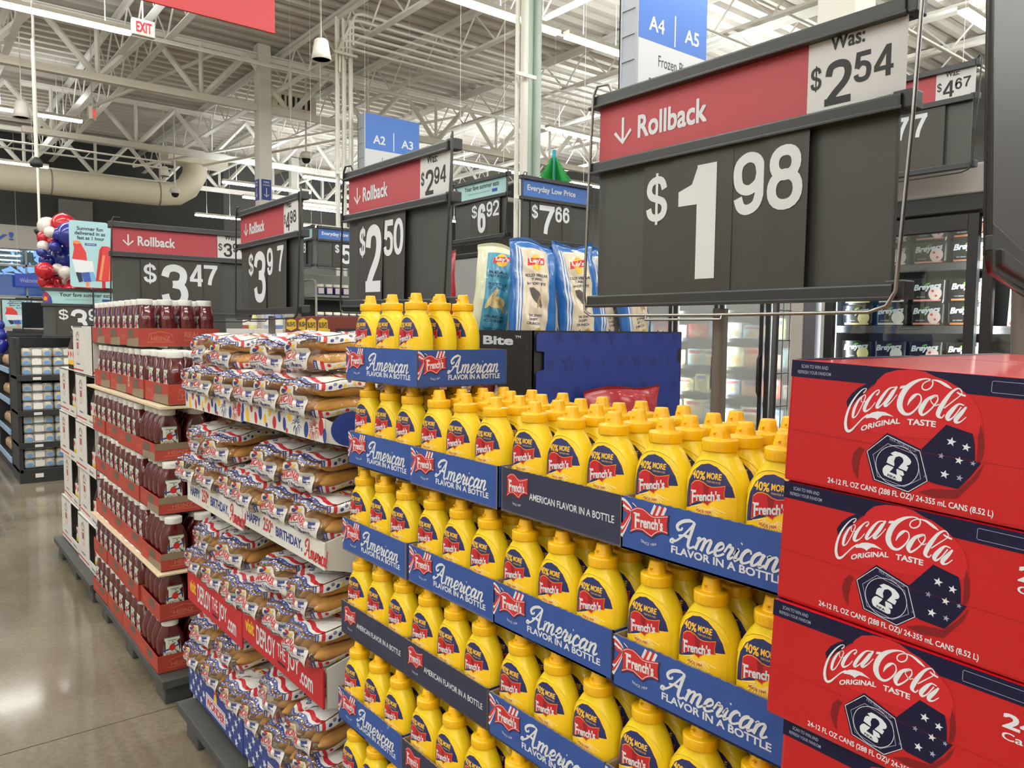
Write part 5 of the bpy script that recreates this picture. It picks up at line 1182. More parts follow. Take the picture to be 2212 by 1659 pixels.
# crisp packets
CREAM = mat('bag_cream', (214, 198, 174), .28, coat=.5, bump=.25, bscale=25); CBLUE = mat('bag_blue', (38, 104, 176), .22, coat=.6, bump=.35, bscale=22); CTEAL = mat('bag_teal', (70, 150, 176), .28, coat=.5, bump=.3, bscale=25); CPALE = mat('bag_pale', (222, 222, 188), .28, coat=.5, bump=.3, bscale=25); CRED = mat('bag_red', (160, 34, 44), .25, coat=.5, bump=.35, bscale=22)
LOGOY = mat('logo_yellow', (246, 186, 50), .4); LOGOR = mat('logo_red', (196, 36, 40), .4); BOWL = mat('potato_brown', (140, 84, 50), .6); CHIPC = mat('chip_cream', (216, 190, 130), .6); PEP = mat('pepper_grey', (88, 84, 82), .6); TXTN = mat('text_navy', (50, 62, 96), .5)
def packet(pal, kind, seed, w=.27, h=.45, bulge=.055):
    """pal = panel, side colour"""
    r = random.Random(seed); ph = [r.uniform(0, 6) for _ in range(6)]
    def pt(u, v, sgn, hh=0):
        # u in -1..1, v in 0..1
        e = (1-abs(u)**2.6); f = max(0, math.sin(PI*min(1, max(0, (v-.045)/.91))))**.45
        wv = .008*math.sin(9*v+ph[0]+3*u)+.006*math.sin(13*u+ph[1]+6*v)+.006*abs(math.sin(15*v+ph[2]+4*u))-.005*abs(math.sin(11*u-9*v+ph[3]))+.003*math.sin(37*v+5*u)
        y = bulge*(e**.55)*f*(1+.1*math.sin(5*u+ph[3]))+wv*f*e
        x = u*w/2*(1-.10*f+.02*math.sin(14*v+ph[4])*f); z = v*h+.012*math.sin(3*u+ph[5])*(v > .9)*(v-.9)*10
        return (x, sgn*(y+hh)+.004*math.sin(8*u+ph[1])*(1-f), z)
    t = thing('crisp_packet', 'packet', 'crisp packet'); nu, nv = 26, 40; b = MB()
    for sg in (-1, 1):
        vs = [pt(-1+2*i/nu, j/nv, sg) for j in range(nv+1) for i in range(nu+1)]
        fs = []; ms = []
        for j in range(nv):
            for i in range(nu):
                q = (j*(nu+1)+i, j*(nu+1)+i+1, (j+1)*(nu+1)+i+1, (j+1)*(nu+1)+i); b.add([], []) if False else None
                fs.append(q if sg < 0 else tuple(reversed(q))); u = -1+2*(i+.5)/nu; v = (j+.5)/nv
                ms.append(0 if (-.62 < u < .45 and v < .93 and sg < 0) else 1)
        b.add(vs, fs, 0, True); b.m[-len(fs):] = ms
    b.build('bag', [pal[0], pal[1]], t)
    g = G()
    X = lambda a: a*2-1
    if kind == 'blue':
        g.rect(-.72, .03, -.66, .93, 0); g.rect(-.82, .03, -.76, .93, 0)
        g.ell(-.08, .80, .22, .075, 1, 20); g.poly([(-.42, .77), (.25, .79), (.25, .85), (-.38, .835)], 2); g.text("Lay's", -.34, .20, .785, .838, 0, .03)
        g.text('BOLD VINEGAR', -.50, .36, .675, .70, 5, .02); g.text('TANG', -.28, .12, .645, .665, 5, .02); g.text('SAVORY BITE', -.46, .30, .605, .628, 5, .02)
        g.poly([(-.36, .58), (-.2, .585), (.1, .52), (.22, .44), (.16, .41), (-.05, .44), (-.28, .52)], 6); g.ell(.02, .47, .10, .04, 7, 12, R(30))
        g.text('THE ZINGY', -.36, .16, .335, .355, 5, .02); g.text('CRISPY', -.36, .02, .30, .322, 5, .02); g.text('CRUNCH', -.46, .10, .265, .287, 5, .02)
        g.ell(-.08, .155, .27, .065, 3, 18); g.ell(-.05, .185, .25, .05, 4, 18, R(8))
        for i in range(3): g.stroke([(-.25+i*.1, .18), (-.1+i*.1, .21), (.05+i*.06, .235)], 7, .02)
        g.text('JOY OF FLAVOR', -.5, .36, .035, .055, 5, .015)
    elif kind == 'teal':
        g.ell(-.05, .86, .24, .06, 1, 20); g.poly([(-.4, .83), (.3, .86), (.3, .905), (-.36, .885)], 2); g.text("Lay's", -.3, .24, .845, .895, 0, .03)
        for k, (s, y) in enumerate([('REAL', .735), ('POTATOES', .70), ('KETTLE', .625), ('COOKED', .59), ('CRUNCHY', .325), ('CHIP', .29), ('TASTY TANG', .215), ('OF VINEGAR', .18)]): g.text(s, -.5, .3, y, y+.024, 5, .02)
        g.ell(-.1, .47, .38, .055, 4, 16); g.ell(-.3, .50, .25, .045, 4, 14, R(20)); g.ell(.12, .44, .22, .03, 7, 12, R(-15)); g.ell(-.05, .08, .3, .05, 4, 12, R(-25))
    elif kind == 'red':
        g.rect(-.72, .03, -.62, .93, 0); g.rect(-.9, .03, -.8, .93, 0); g.ell(-.08, .80, .24, .075, 1, 20); g.poly([(-.42, .77), (.25, .79), (.25, .85), (-.38, .835)], 2); g.text("Lay's", -.34, .20, .785, .838, 0, .03)
        g.text('REAL', -.3, .2, .66, .69, 2, .02); g.text('POTATOES', -.45, .35, .61, .64, 2, .02); g.ell(-.1, .38, .36, .1, 4, 18); g.ell(.08, .3, .25, .06, 3, 14); g.text('CRISPY WITH', -.45, .35, .1, .125, 2, .02)
    drape(g, (.0769231, .025), lambda u, v, hh: pt(u, v, -1, hh), [INK_W, LOGOY, LOGOR, BOWL, CHIPC, TXTN, PEP, mat('chip_shadow', (176, 146, 88), .6)], 'front_print', t, first=.0009, eps=.00012)  # last ink is a darker tan for the printed chips
    return t
pk = [  # palette, kind, x, y, yaw, lean x, roll, z, label
    ((CTEAL, CPALE), 'teal', 2.36, 3.12, -32, -4, 7, 1.5, 'pale crisp packet with teal panel, standing tallest at the corner of the top shelf'),
    ((CREAM, CBLUE), 'blue', 2.36, 2.80, -12, -6, 4, 1.5, 'blue and cream crisp packet beside the teal one, with a pale crumpled top'),
    ((CREAM, CBLUE), 'blue', 2.65, 2.76, -2, -5, -3, 1.5, 'blue and cream crisp packet with its back panel peeled over the top'),
    ((CREAM, CBLUE), 'blue', 2.80, 2.95, 14, -7, 2, 1.49, 'blue and cream crisp packet mostly hidden behind the sign, first past its wire'),
    ((CREAM, CBLUE), 'blue', 2.95, 2.86, 14, -6, -3, 1.49, 'blue and cream crisp packet below the sign, second past its wire'),
    ((CREAM, CBLUE), 'blue', 3.09, 2.77, 12, -8, -8, 1.49, 'blue and cream crisp packet at the free end of the top shelf'),
    ((CREAM, CRED), 'red', 2.36, 3.62, -50, -4, -4, 1.5, 'red striped crisp packet behind the black sign wire'),
    ((CREAM, CRED), 'red', 2.60, 3.06, -8, -4, 3, 1.5, 'red and cream crisp packet squeezed between teal and blue ones'),
    ((CREAM, CRED), 'red', 2.60, 3.35, -60, -2, 0, 1.49, 'red crisp packet standing behind the teal packet'),
    ((CREAM, CBLUE), 'blue', 2.78, 3.48, -70, -3, 2, 1.49, 'blue crisp packet peeping out behind the teal packet'),
]
for i, (pal, kd, x, y, yw, ln, rl, z, l) in enumerate(pk):
    p = packet(pal, kd, i); p['label'] = l; p.location = (x, y, 1.375); p.rotation_euler = (R(ln), R(rl), R(yw)); p.scale = (1, 1, 1.23)
for j, (y, z) in enumerate([(2.86, .63), (3.14, .63), (3.42, .63), (3.70, .63), (3.98, .63), (2.86, .93), (3.14, .93)]):
    p = packet((CREAM, CRED), 'red', 30+j, h=.40); p['label'] = 'red crisp packet inside the black display opening, %s from its end, %s row' % (ORD[(j % 5)+1], 'upper' if j > 4 else 'lower'); p.location = (2.29, y, z); p.rotation_euler = (R(-2), 0, R(-88))
p = packet((CRED, CRED), 'plain', 77, w=.52, h=.5); p['label'] = 'wide dark red crisp packet leaning on the blue panel'; p.location = (2.72, 2.50, .735); p.rotation_euler = (R(-3), R(-2), 0)
# ---------------------------------------------------------------- cases stacked beyond the bun rack
BRN = mat('bean_brown', (120, 54, 40), .5); BYL = mat('bean_yellow', (222, 186, 60), .5); GRYW = mat('case_grey_white', (196, 196, 190), .6)
def bcase(label, x, y, z, w, d, h, rz, m, kind):
    t = thing('shipping_case', label, 'case', (x, y, z), rz)
    MB().rbox(0, d, -w, 0, 0, h, .003).build('carton', m, t)
    g = G()
    if kind == 'bean':
        for a in (.02, w*.52): g.poly([(a, h*.66), (a+.01, h*.9), (a+w*.2, h*.96), (a+w*.38, h*.9), (a+w*.4, h*.68), (a+w*.2, h*.6)], 0); g.text("BUSH'S", a+.015, a+w*.36, h*.72, h*.86, 1, .03); g.text('BAKED BEANS', a+.01, a+w*.36, h*.45, h*.53, 2, .01)
        g.rect(w*.86, 0.01, w, h*.7, 0)
    elif kind == 'sweet':
        g.text('SWEET BABY', w*.25, w*.8, h*.62, h*.78, 3, .01, warp=lambda a, c: (a, c-((a-w*.5)/w)**2*.18)); g.ell(w*.12, h*.5, .03, .045, 4, 16); g.stroke([(w*.15, h*.8), (w*.2, h*.4), (w*.3, h*.35)], 3, .008)
    elif kind == 'navy':
        g.rect(w*.72, 0.0, w, h, 3)
        for i in range(3): g.stroke([(w*.75, h*(.2+.2*i)), (w*.85, h*(.6+.1*i)), (w*.96, h*(.75+.08*i))], 2, .006)
        g.rect(w*.1, h*.3, w*.5, h*.34, 4)
    MB().decal(g, frame((0, 0, 0), (0, -1, 0), (0, 0, 1), (-1, 0, 0))).build('lettering', [BYL, INK_K, INK_W, IB, mat('ink_faint', (170, 170, 172), .6)], t)
    return t
bcase('brown and yellow bean case next to the black chips display, tilted', 2.16, 4.93, 1.30, .33, .3, .28, R(4), BRN, 'bean')
bcase('plain brown case under the tilted bean case', 2.17, 4.93, 1.106, .33, .3, .192, R(2), BRN, 'none')
bcase('brown and yellow bean case farther from the chips display', 2.22, 5.42, 1.33, .45, .3, .25, 0, BRN, 'bean')
bcase('low white case with navy end panel, under the bean cases', 2.20, 5.45, 1.10, .55, .3, .225, 0, GRYW, 'navy')
bcase('long white case with arched lettering, behind the sign pole', 2.22, 6.05, 1.106, .58, .32, .384, 0, CW2, 'sweet')
bcase('white case at the end of the rear stack', 2.22, 6.70, 1.106, .58, .32, .384, 0, CW2, 'sweet')
for j in range(4):
    for i in range(4):
        bcase('plain lower case of the rear stack, tier %s, %s from the chips display' % ('one two three four'.split()[j], ORD[i+1]), 2.21, 5.10+i*.56, FZ+.002+j*.288, .53 if i else .5, .4, .286, 0, CW2 if (i+j) % 2 else BRN, 'bean' if (i+j) % 2 == 0 else 'sweet')
for i, (x, y, c) in enumerate([(2.34, 6.05, (150, 160, 190)), (2.36, 5.9, (90, 110, 160)), (2.34, 6.4, (200, 200, 120)), (2.36, 6.6, (140, 60, 60))]):
    t = thing('clear_bottle', 'clear plastic bottle standing on the long white case, %s from the sign pole' % ORD[i+1], 'bottle', (x, y, 1.492))
    MB().lathe([(.03, 0), (.034, .01), (.034, .1), (.015, .14), (.013, .16), (0, .16)], 0, 14).build('body', mat('bottle_%d' % i, c, .15, coat=.5), t); MB().lathe([(.0345, .03), (.0345, .08)], 0, 14, cap=False).build('label', SLAB, t)
# ---------------------------------------------------------------- freezers
FBK = mat('freezer_black', (34, 31, 30), .35, noise=.03); FIN = mat('freezer_inside', (60, 58, 58), .4); FWH = mat('freezer_header', (186, 180, 176), .45); POSTM = mat('freezer_post', (176, 168, 162), .4); GRYM = mat('freezer_metal', (110, 108, 110), .35, metal=.5)
FG = film('freezer_glass', (240, 244, 242), .05, .015); FGF = film('fogged_glass', (222, 228, 226), .12, .25, haze=.32)
LED = mat('freezer_led', (240, 250, 255), .5, emit=5)
def freezer(label, x, ys, y_end, zt, glass, depth, hdr, post=True):
    """ys = door boundaries from far to near; the front faces -x"""
    t = thing('glass_door_freezer', label, 'freezer', (x, 0, FZ)); ya, yb = ys[0], ys[-1]
    MB().box(.05, depth, y_end, ya+.02, 0, .22).box(depth-.03, depth, y_end, ya+.02, .22, zt).box(.06, depth, ya, ya+.03, .22, zt).box(.06, depth, y_end-.03, y_end, .22, zt).box(.05, depth, y_end, ya+.02, zt-.05, zt).build('cabinet', FIN, t)
    MB().rbox(-.02, .10, y_end-.03, ya+.03, 0, .24, .01).build('kick_plate', FBK, t)
    MB().rbox(-.03, .12, y_end-.03, ya+.03, zt-.03, zt+.06, .008).build('top_trim', FBK, t)
    MB().rbox(-.0, .3, y_end-.03, ya+.2, zt+.06, zt+.06+hdr, .01).build('header', FWH, t)
    if post: MB().rbox(-.01, .08, ya+.13, ya+.205, 0, zt+.06, .006).build('end_post', POSTM, t); MB().rbox(-.0, .06, ya+.05, ya+.13, 0, zt+.06, .006).build('end_strip', GRYM, t)
    for a, c in zip(ys, ys[1:]):
        d = MB(); d.rbox(-.02, .02, c+.012, c+.062, .25, zt-.04, .004); d.rbox(-.02, .02, a-.062, a-.012, .25, zt-.04, .004); d.rbox(-.02, .02, c+.062, a-.062, zt-.12, zt-.04, .004); d.rbox(-.02, .02, c+.062, a-.062, .25, .33, .004)
        o = d.build('door', FBK, t); MB().box(-.004, .002, c+.06, a-.06, .33, zt-.12).build('glass_pane', glass, o); MB().tube([(-.025, c+.045, .85), (-.055, c+.045, .9), (-.055, c+.045, 1.25), (-.025, c+.045, 1.3)], .014, n=8).build('handle', FBK, o)
        MB().box(.045, .06, a-.045, a-.03, .4, zt-.15).build('light_strip', LED, t)
        for yy, an in ((a-.02, -50), (c+.02, 50)):
            LL = bpy.data.lights.new('door_led', 'AREA'); LL.shape = 'RECTANGLE'; LL.size = .03; LL.size_y = zt-.5; LL.energy = 20; LL.color = (.95, .98, 1)
            lo = bpy.data.objects.new('door_led', LL); COL.objects.link(lo); lo.parent = t; lo.location = (.05, yy, (zt+.2)/2); lo.rotation_euler = (R(90), 0, R(-90-an*.6))
    return t
freezer('black glass-door freezer of ice cream tubs at the aisle corner', 4.2, [2.36, 1.545, .73], .70, 2.19, FG, .75, .15)
SHM = mat('freezer_shelf', (90, 88, 88), .4, metal=.4)
fr_ = [o for o in bpy.data.objects if o.name.startswith('glass_door_freezer')][0]
for z in (1.87, 1.54, 1.21, .88, .55): MB().box(.12, .68, .75, 2.34, z-.03-FZ, z-.002-FZ).rbox(.105, .12, .75, 2.34, z-.035-FZ, z+.005-FZ, .002).build('shelf', SHM, fr_)
TUB = mat('tub_black', (30, 28, 28), .25, coat=.4)
def tub(col, lidc, name):
    t = thing('ice_cream_tub', 'tub', 'ice cream tub')
    b = MB()
    def rr2(s, z, r=.03): return [(.07+s*(px-.07), s*py, z) for px, py in rr_(0, 1, 0, 1, .2) for px, py in [(px*.13, (py-.5)*.185)]]
    b.loft([rr2(.9, 0), rr2(.96, .02), rr2(.99, .105), rr2(1.0, .106), rr2(1.0, .122), rr2(.96, .125)], 0, sm=False); b.build('tub', TUB, t)
    g = G(); g.rect(.015, .012, .155, .022, 3); g.ell(.125, .052, .034, .036, 1, 20); g.ell(.112, .066, .008, .007, 2, 8); g.ell(.13, .04, .007, .006, 2, 8); g.ell(.085, .104, .015, .005, 4, 10, R(15))
    g.script('aieineii'[:1]+'reia', .03, .031, .07, .071, 0) if False else None
    g.text('Breyers', .012, .150, .062, .104, 0, .04, sh=.2, warp=lambda a, c: (a, c+(a-.05)*.08)); g.text('ICE CREAM', .03, .075, .032, .038, 0, 0)
    MB().decal(g, frame((-.0005, .0825, 0), (0, -1, 0), (0, 0, 1), (-1, 0, 0)), eps=.00015).build('lettering', [INK_W, col, mat('berry_red', (200, 60, 60), .5) if name == 'strawberry' else col, lidc, mat('leaf_green', (90, 160, 50), .5)], t)
    return t
VAN = mat('scoop_vanilla', (240, 224, 160), .5); WHI = mat('scoop_white', (236, 232, 220), .5); STR = mat('scoop_strawberry', (238, 208, 200), .5); CHO = mat('scoop_chocolate', (140, 92, 74), .5)
kinds = [('vanilla', VAN, VAN), ('white', WHI, WHI), ('strawberry', STR, mat('band_pink', (226, 150, 140), .5)), ('chocolate', CHO, mat('band_caramel', (190, 120, 70), .5))]
KTU = [Kind(tub(c, l, n)) for n, c, l in kinds]
rw = random.Random(4)
for s_, z in enumerate((1.87, 1.54, 1.21, .88)):
    for up_ in range(2):
        if s_ == 0 and up_ == 1: pass
        for c in range(4):
            y = 2.245-c*.192
            if s_ == 0 and up_ == 1 and c in (0, ): continue
            KTU[c].put((4.345+rw.uniform(0, .01), y, z+up_*.1265), (0, 0, R(rw.uniform(-2, 2))), 'black ice cream tub with a %s scoop, %s on the %s shelf' % (kinds[c][0], 'upper' if up_ else 'lower', ['highest', 'second', 'third', 'fourth'][s_]), 'ice cream tubs in the freezer')
FRU = [mat('fruit_red', (190, 50, 50), .4), mat('fruit_dark', (70, 40, 60), .4), mat('fruit_orange', (210, 120, 60), .4)]
def pouch(z, y, l):
    t = thing('frozen_fruit_pouch', l, 'pouch', (4.37, y, z)); b = MB(); n = 10
    rows = []
    for j in range(9):
        v = j/8; k = math.sin(PI*min(1, v+.08))**.5*.045+.003
        rows.append([(-k*math.cos(a)*(.9 if math.cos(a) > 0 else .6), .105*math.sin(a)*(1-.06*v), v*.19) for a in [2*PI*i/20 for i in range(20)]])
    b.loft(rows, 0); b.build('pouch', mat('pouch_white', (220, 214, 206), .3, coat=.4, bump=.3, bscale=30), t)
    g = G(); g.text('bettergoods', -.085, .08, .118, .142, 0, .03)
    for i in range(3): g.rect(-.06, .1-i*.012, .06, .102-i*.012, 1)
    for i in range(9): g.ell(-.08+i*.02, .018+.012*((i*7) % 3), .011, .010, 2+i % 3, 8)
    drape(g, (.03, .05), lambda u, v, h: (-.047*math.cos(math.asin(max(-.98, min(.98, u/.105))))*.92*math.sin(PI*min(1, v/.19+.08))**.5-h-.004, -u, v), [mat('pouch_red', (206, 70, 66), .5), mat('ink_faint2', (160, 156, 156), .5)]+FRU, 'front_print', t, first=.001, eps=.0002)
for l, z, y in (('white frozen fruit pouch on the second shelf behind the next glass door', 1.54, 1.37), ('white frozen fruit pouch on the third shelf behind the next glass door', 1.21, 1.37), ('white frozen fruit pouch on the second shelf, second from the door post', 1.54, 1.14), ('white frozen fruit pouch on the third shelf, second from the door post', 1.21, 1.14)): pouch(z, y, l)
fz = freezer('long fogged freezer with pale boxes beyond the chips display', 7.5, [7.55, 6.87, 6.19, 5.51, 4.90, 4.25], 4.22, 2.1, FGF, .8, .2, False)
for z in (1.75, 1.42, 1.09, .76, .43): MB().box(.12, .75, 4.25, 7.53, z-.03-FZ, z-.002-FZ).rbox(.105, .12, 4.25, 7.53, z-.035-FZ, z+.01-FZ, .002).build('shelf', SHM, fz)
cols = [(214, 206, 190), (170, 200, 205), (206, 150, 120), (200, 60, 50), (225, 210, 150), (150, 170, 190), (220, 216, 208)]
rz_ = random.Random(8)
for s_, z in enumerate((1.42, 1.09, .76, .43)):
    y = 7.42; k = 0
    while y > 4.45:
        w_ = rz_.choice([.2, .24, .28]); h_ = rz_.uniform(.16, .25); k += 1; c = rz_.randrange(7)
        t = thing('frozen_food_box', 'pale frozen food box behind fogged glass, %s shelf, %s from the chips' % (['top', 'second', 'third', 'lowest'][s_], ORD[min(k, 15)]), 'food box', (7.66, y, z), 0, 'boxes in the fogged freezer')
        MB().rbox(0, .18, -w_, 0, 0, h_, .003).build('carton', mat('box_%d' % c, cols[c], .5), t)
        g = G(); g.ell(w_*.5, h_*.4, w_*.3, h_*.2, 0, 14); g.rect(w_*.12, h_*.72, w_*.8, h_*.88, 1)
        MB().decal(g, frame((0, 0, 0), (0, -1, 0), (0, 0, 1), (-1, 0, 0))).build('front_print', [mat('food_tan', (206, 160, 100), .5), [LOGOR, IB, INK_W][k % 3]], t)
        y -= w_+rz_.uniform(.01, .04)
t = thing('wire_rack', 'slim metal wire rack beside the ice cream freezer', 'rack', (4.50, 2.88, FZ))
MB().tube([(0, 0, 0), (.03, 0, 1.9)], .022, n=10).build('post', GRYM, t); MB().tube([(.35, 0, 0), (.35, 0, 1.9)], .015, n=10).build('post', GRYM, t)
for z in (.6, .84, 1.06, 1.28, 1.5, 1.7): MB().tube([(.01, 0, z), (.35, 0, z)], .004, n=6).build('wire', GRYM, t)
for x in (.12, .2, .28): MB().tube([(x, .004, .1), (x, .004, 1.85)], .003, n=6).build('wire', GRYM, t)
t = thing('hanging_cloth', 'blue cloth hanging from the wire rack', 'cloth', (4.75, 2.86, 1.30))
b = MB(); vs = [(.03*i, -.01*math.sin(i*2.1), z) for z in (0, .12, .24, .36) for i in range(5)]; b.add(vs, [(j*5+i, j*5+i+1, j*5+i+6, j*5+i+5) for j in range(3) for i in range(4)], 0, True); o = b.build('cloth', mat('cloth_blue', (30, 60, 150), .7), t); MB().rbox(.02, .06, -.02, .0, -.06, -.0, .004).build('clip', INK_K, t)
# pale end cabinet behind the chips, under the hanging price signs
t = thing('end_cabinet', 'pale grey cabinet standing behind the crisp packets', 'cabinet', (3.78, 4.7, FZ)); MB().rbox(0, .75, 0, .9, 0, 2.15, .01).build('body', mat('pale_cabinet', (150, 150, 148), .5), t); MB().rbox(-.01, .76, -.01, .91, 2.15, 2.19, .005).build('top', FBK, t)
# ---------------------------------------------------------------- bread shelves at the end of the aisle
SHB = mat('shelf_black', (34, 34, 36), .45); STRIPE = mat('price_strip', (150, 180, 215), .4); PTAG = mat('price_tag', (214, 212, 206), .5)
t = thing('bread_shelving', 'black end shelving of roll packs at the far end of the aisle', 'shelving', (.90, 8.8, FZ))
MB().rbox(-.0, .62, 0, .55, 0, .14, .006).build('base', SHB, t); MB().rbox(0, .62, .50, .54, .1, 1.43, .004).build('back_panel', SHB, t)
for x in (0, .58): MB().rbox(x, x+.035, .0, .5, .1, 1.43, .004).build('side_frame', SHB, t)
for z in (1.055, .71, .394): 
    o = MB().rbox(0, .62, -.03, .5, z-.035, z, .004).rbox(0, .62, -.045, -.03, z-.045, z+.012, .003).build('shelf', SHB, t)
    MB().box(.13, .20, -.048, -.045, z-.035, z-.008).build('price_tag', PTAG, o)
MB().box(.13, .20, -.003, 0, .05, .09).build('price_tag', PTAG, t)
t = thing('bread_shelving', 'long black shelving side with pale price strips along the aisle', 'shelving', (.90, 9.38, FZ))
MB().rbox(0.02, .55, 0, 4.6, 0, .14, .006).build('base', SHB, t); MB().rbox(.5, .55, 0, 4.6, .1, 1.5, .004).build('back_panel', SHB, t)
for y in (0, 1.15, 2.3, 3.45, 4.56): MB().rbox(0, .5, y, y+.035, .1, 1.45, .004).build('upright', SHB, t)
for z in (1.10, .78, .46, .17):
    o = MB().rbox(0, .5, 0, 4.6, z-.03, z, .004).build('shelf', SHB, t); MB().rbox(-.015, .0, .0, 4.6, z-.045, z+.012, .003).build('price_strip', STRIPE, o)
ROLL = mat('roll_cream', (240, 226, 190), .55, noise=.12, nscale=20); CLAM = film('clamshell', (250, 250, 250), .05, .06, bump=.4, bscale=20, haze=.22); RBL = mat('roll_label_blue', (104, 150, 196), .5); RLW = mat('roll_label_white', (226, 224, 220), .45)
def rolls():
    t = thing('roll_pack', 'pack', 'roll pack'); b = MB()
    for i in range(3):
        for j in range(2):
            o = MB(); o.lathe([(0, .0), (.035, .004), (.0385, .02), (.036, .048), (.024, .062), (0, .067)], 0, 12, c=(-.075+i*.075, -.04+j*.08, .006)); o.build('bread_roll', ROLL, t)
    MB().rbox(-.118, .118, -.085, .085, 0, .078, .014).build('clear_lid', CLAM, t)
    g = G(); g.rect(-.035, .012, .035, .066, 0); g.ell(-.078, .03, .026, .018, 1, 12); g.ell(.078, .03, .026, .018, 1, 12)
    MB().decal(g, frame((0, -.0855, 0), (1, 0, 0), (0, 0, 1), (0, -1, 0)), first=.001).build('label', [RLW, RBL], t); MB().box(-.03, .03, -.086, .086, .0785, .0795).build('top_label', RLW, t)
    return t
KR = Kind(rolls()); rr7 = random.Random(2)
for s_, (z, n_) in enumerate([(1.055, 3), (.71, 3), (.394, 3), (.14, 3)]):
    for c in range(2):
        for k in range(n_):
            KR.put((1.075+c*.27+rr7.uniform(-.002, .002), 8.88+rr7.uniform(0, .02), z-FZ*0+FZ+.002+k*.0915), (R(-2), 0, R(rr7.uniform(-1, 1))), 'clear pack of pale rolls, %s from the bottom of the %s pile, %s shelf' % (ORD[k+1], ['aisle-side', 'inner'][c], ['highest', 'second', 'third', 'lowest'][s_]), 'roll packs on the end shelving').scale = (1.12, 1.0, 1.13)
LOAF = mat('loaf_wrap', (176, 140, 100), .3, coat=.5, noise=.35, nscale=6, bump=.3, bscale=20)
lf = thing('bread_loaf', 'loaf', 'bread'); MB().loft([[(x_, .06*s_*math.cos(a), .065+.06*s_*math.sin(a)) for a in [2*PI*k/12 for k in range(12)]] for x_, s_ in [(0, .5), (.02, .95), (.1, 1), (.2, 1), (.26, .9), (.28, .3), (.33, .45)]], 0).build('wrapped_loaf', LOAF, lf); MB().box(.08, .16, -.0615, .0615, .04, .09).build('label', RLW, lf)
KLF = Kind(lf)
for s_, z in enumerate((1.10, .78, .46, .17)):
    for k in range(10): KLF.put((.93, 9.50+k*.135+(.17 if k > 6 else 0), z+FZ+.002), (0, 0, R(rr7.uniform(-3, 3))), 'wrapped loaf on the long side shelving, %s shelf, %s along from the corner' % (['highest', 'second', 'third', 'lowest'][s_], ORD[k+1]), 'loaves on the side shelving')
# placards with ice lollies
PT = mat('placard_teal', (168, 208, 214), .5); LR = mat('lolly_red', (206, 58, 56), .5); LRD = mat('lolly_red_dark', (176, 40, 44), .5); LO = mat('lolly_orange', (222, 140, 92), .5); LW = mat('lolly_white', (226, 230, 234), .5); LBL = mat('lolly_blue', (60, 84, 170), .5); LLB = mat('lolly_light_blue', (120, 176, 214), .5); LN = mat('lolly_navy', (30, 40, 70), .5)
def placard(x, y, z, w, h, label):
    t = thing('placard', label, 'placard', (x, y, z))
    MB().prism([(.02, 0), (w-.02, 0), (w, .02), (w, h-.05), (w-.055, h-.05), (w-.055, h-.01), (w-.07, h), (.02, h), (0, h-.02), (0, .02)], lambda a, c: (a, 0, c), lambda a, c: (a, .006, c)).build('board', PT, t)
    g = G(); X = lambda a: a*w; Z = lambda a: a*h
    for s, a, c, v in (('Summer fun', .17, .75, .86), ('delivered in as', .12, .80, .79), ('fast as 1 hour', .17, .78, .72)): g.text(s, X(a), X(c), Z(v), Z(v+.055), 5, .02)
    g.rect(X(.34), Z(.635), X(.60), Z(.67), 3); g.text('Express', X(.38), X(.56), Z(.643), Z(.662), 2, .02)
    g.poly([(X(.08), Z(.66)), (X(.24), Z(.67)), (X(.36), Z(.53)), (X(.38), Z(.40)), (X(.05), Z(.42)), (X(.10), Z(.58))], 0); g.ell(X(.16), Z(.675), X(.09), Z(.025), 1, 14)
    g.poly([(X(.05), Z(.42)), (X(.50), Z(.40)), (X(.54), Z(.22)), (X(.12), Z(.2))], 2); g.poly([(X(.12), Z(.225)), (X(.24), Z(.22)), (X(.28), Z(.09)), (X(.19), Z(.07))], 5); g.poly([(X(.24), Z(.22)), (X(.42), Z(.235)), (X(.46), Z(.09)), (X(.30), Z(.08))], 3); g.poly([(X(.42), Z(.235)), (X(.52), Z(.24)), (X(.57), Z(.11)), (X(.46), Z(.09))], 4)
    g.rect(X(.34), Z(.01), X(.42), Z(.08), 1)
    g.poly([(X(.56), Z(.10)), (X(.66), Z(.58)), (X(.72), Z(.64)), (X(.84), Z(.64)), (X(.99), Z(.60)), (X(.99), Z(.12)), (X(.80), Z(.10))], 0); g.poly([(X(.56), Z(.10)), (X(.63), Z(.12)), (X(.74), Z(.62)), (X(.68), Z(.60))], 6)
    g.stroke([(X(.66), Z(.12)), (X(.76), Z(.50))], 1, X(.06), 1); g.stroke([(X(.88), Z(.12)), (X(.93), Z(.45))], 1, X(.05), 1); g.rect(X(.70), Z(.0), X(.78), Z(.1), 6)
    MB().decal(g, frame((0, -.0005, 0), (1, 0, 0), (0, 0, 1), (0, -1, 0)), eps=.0003).build('lettering', [LR, LO, LW, LBL, LLB, LN, LRD], t)
    MB().tube([(w/2, .012, -.35), (w/2, .012, h*.4)], .008, n=6).build('stick', BLACK, t)
placard(1.368, 8.70, 1.885, .40, .655, 'pale teal placard with red ice lollies reading Summer fun, beside the balloons')
placard(1.10, 12.0, 1.485, .44, .37, 'small teal ice lolly placard far down the open aisle')
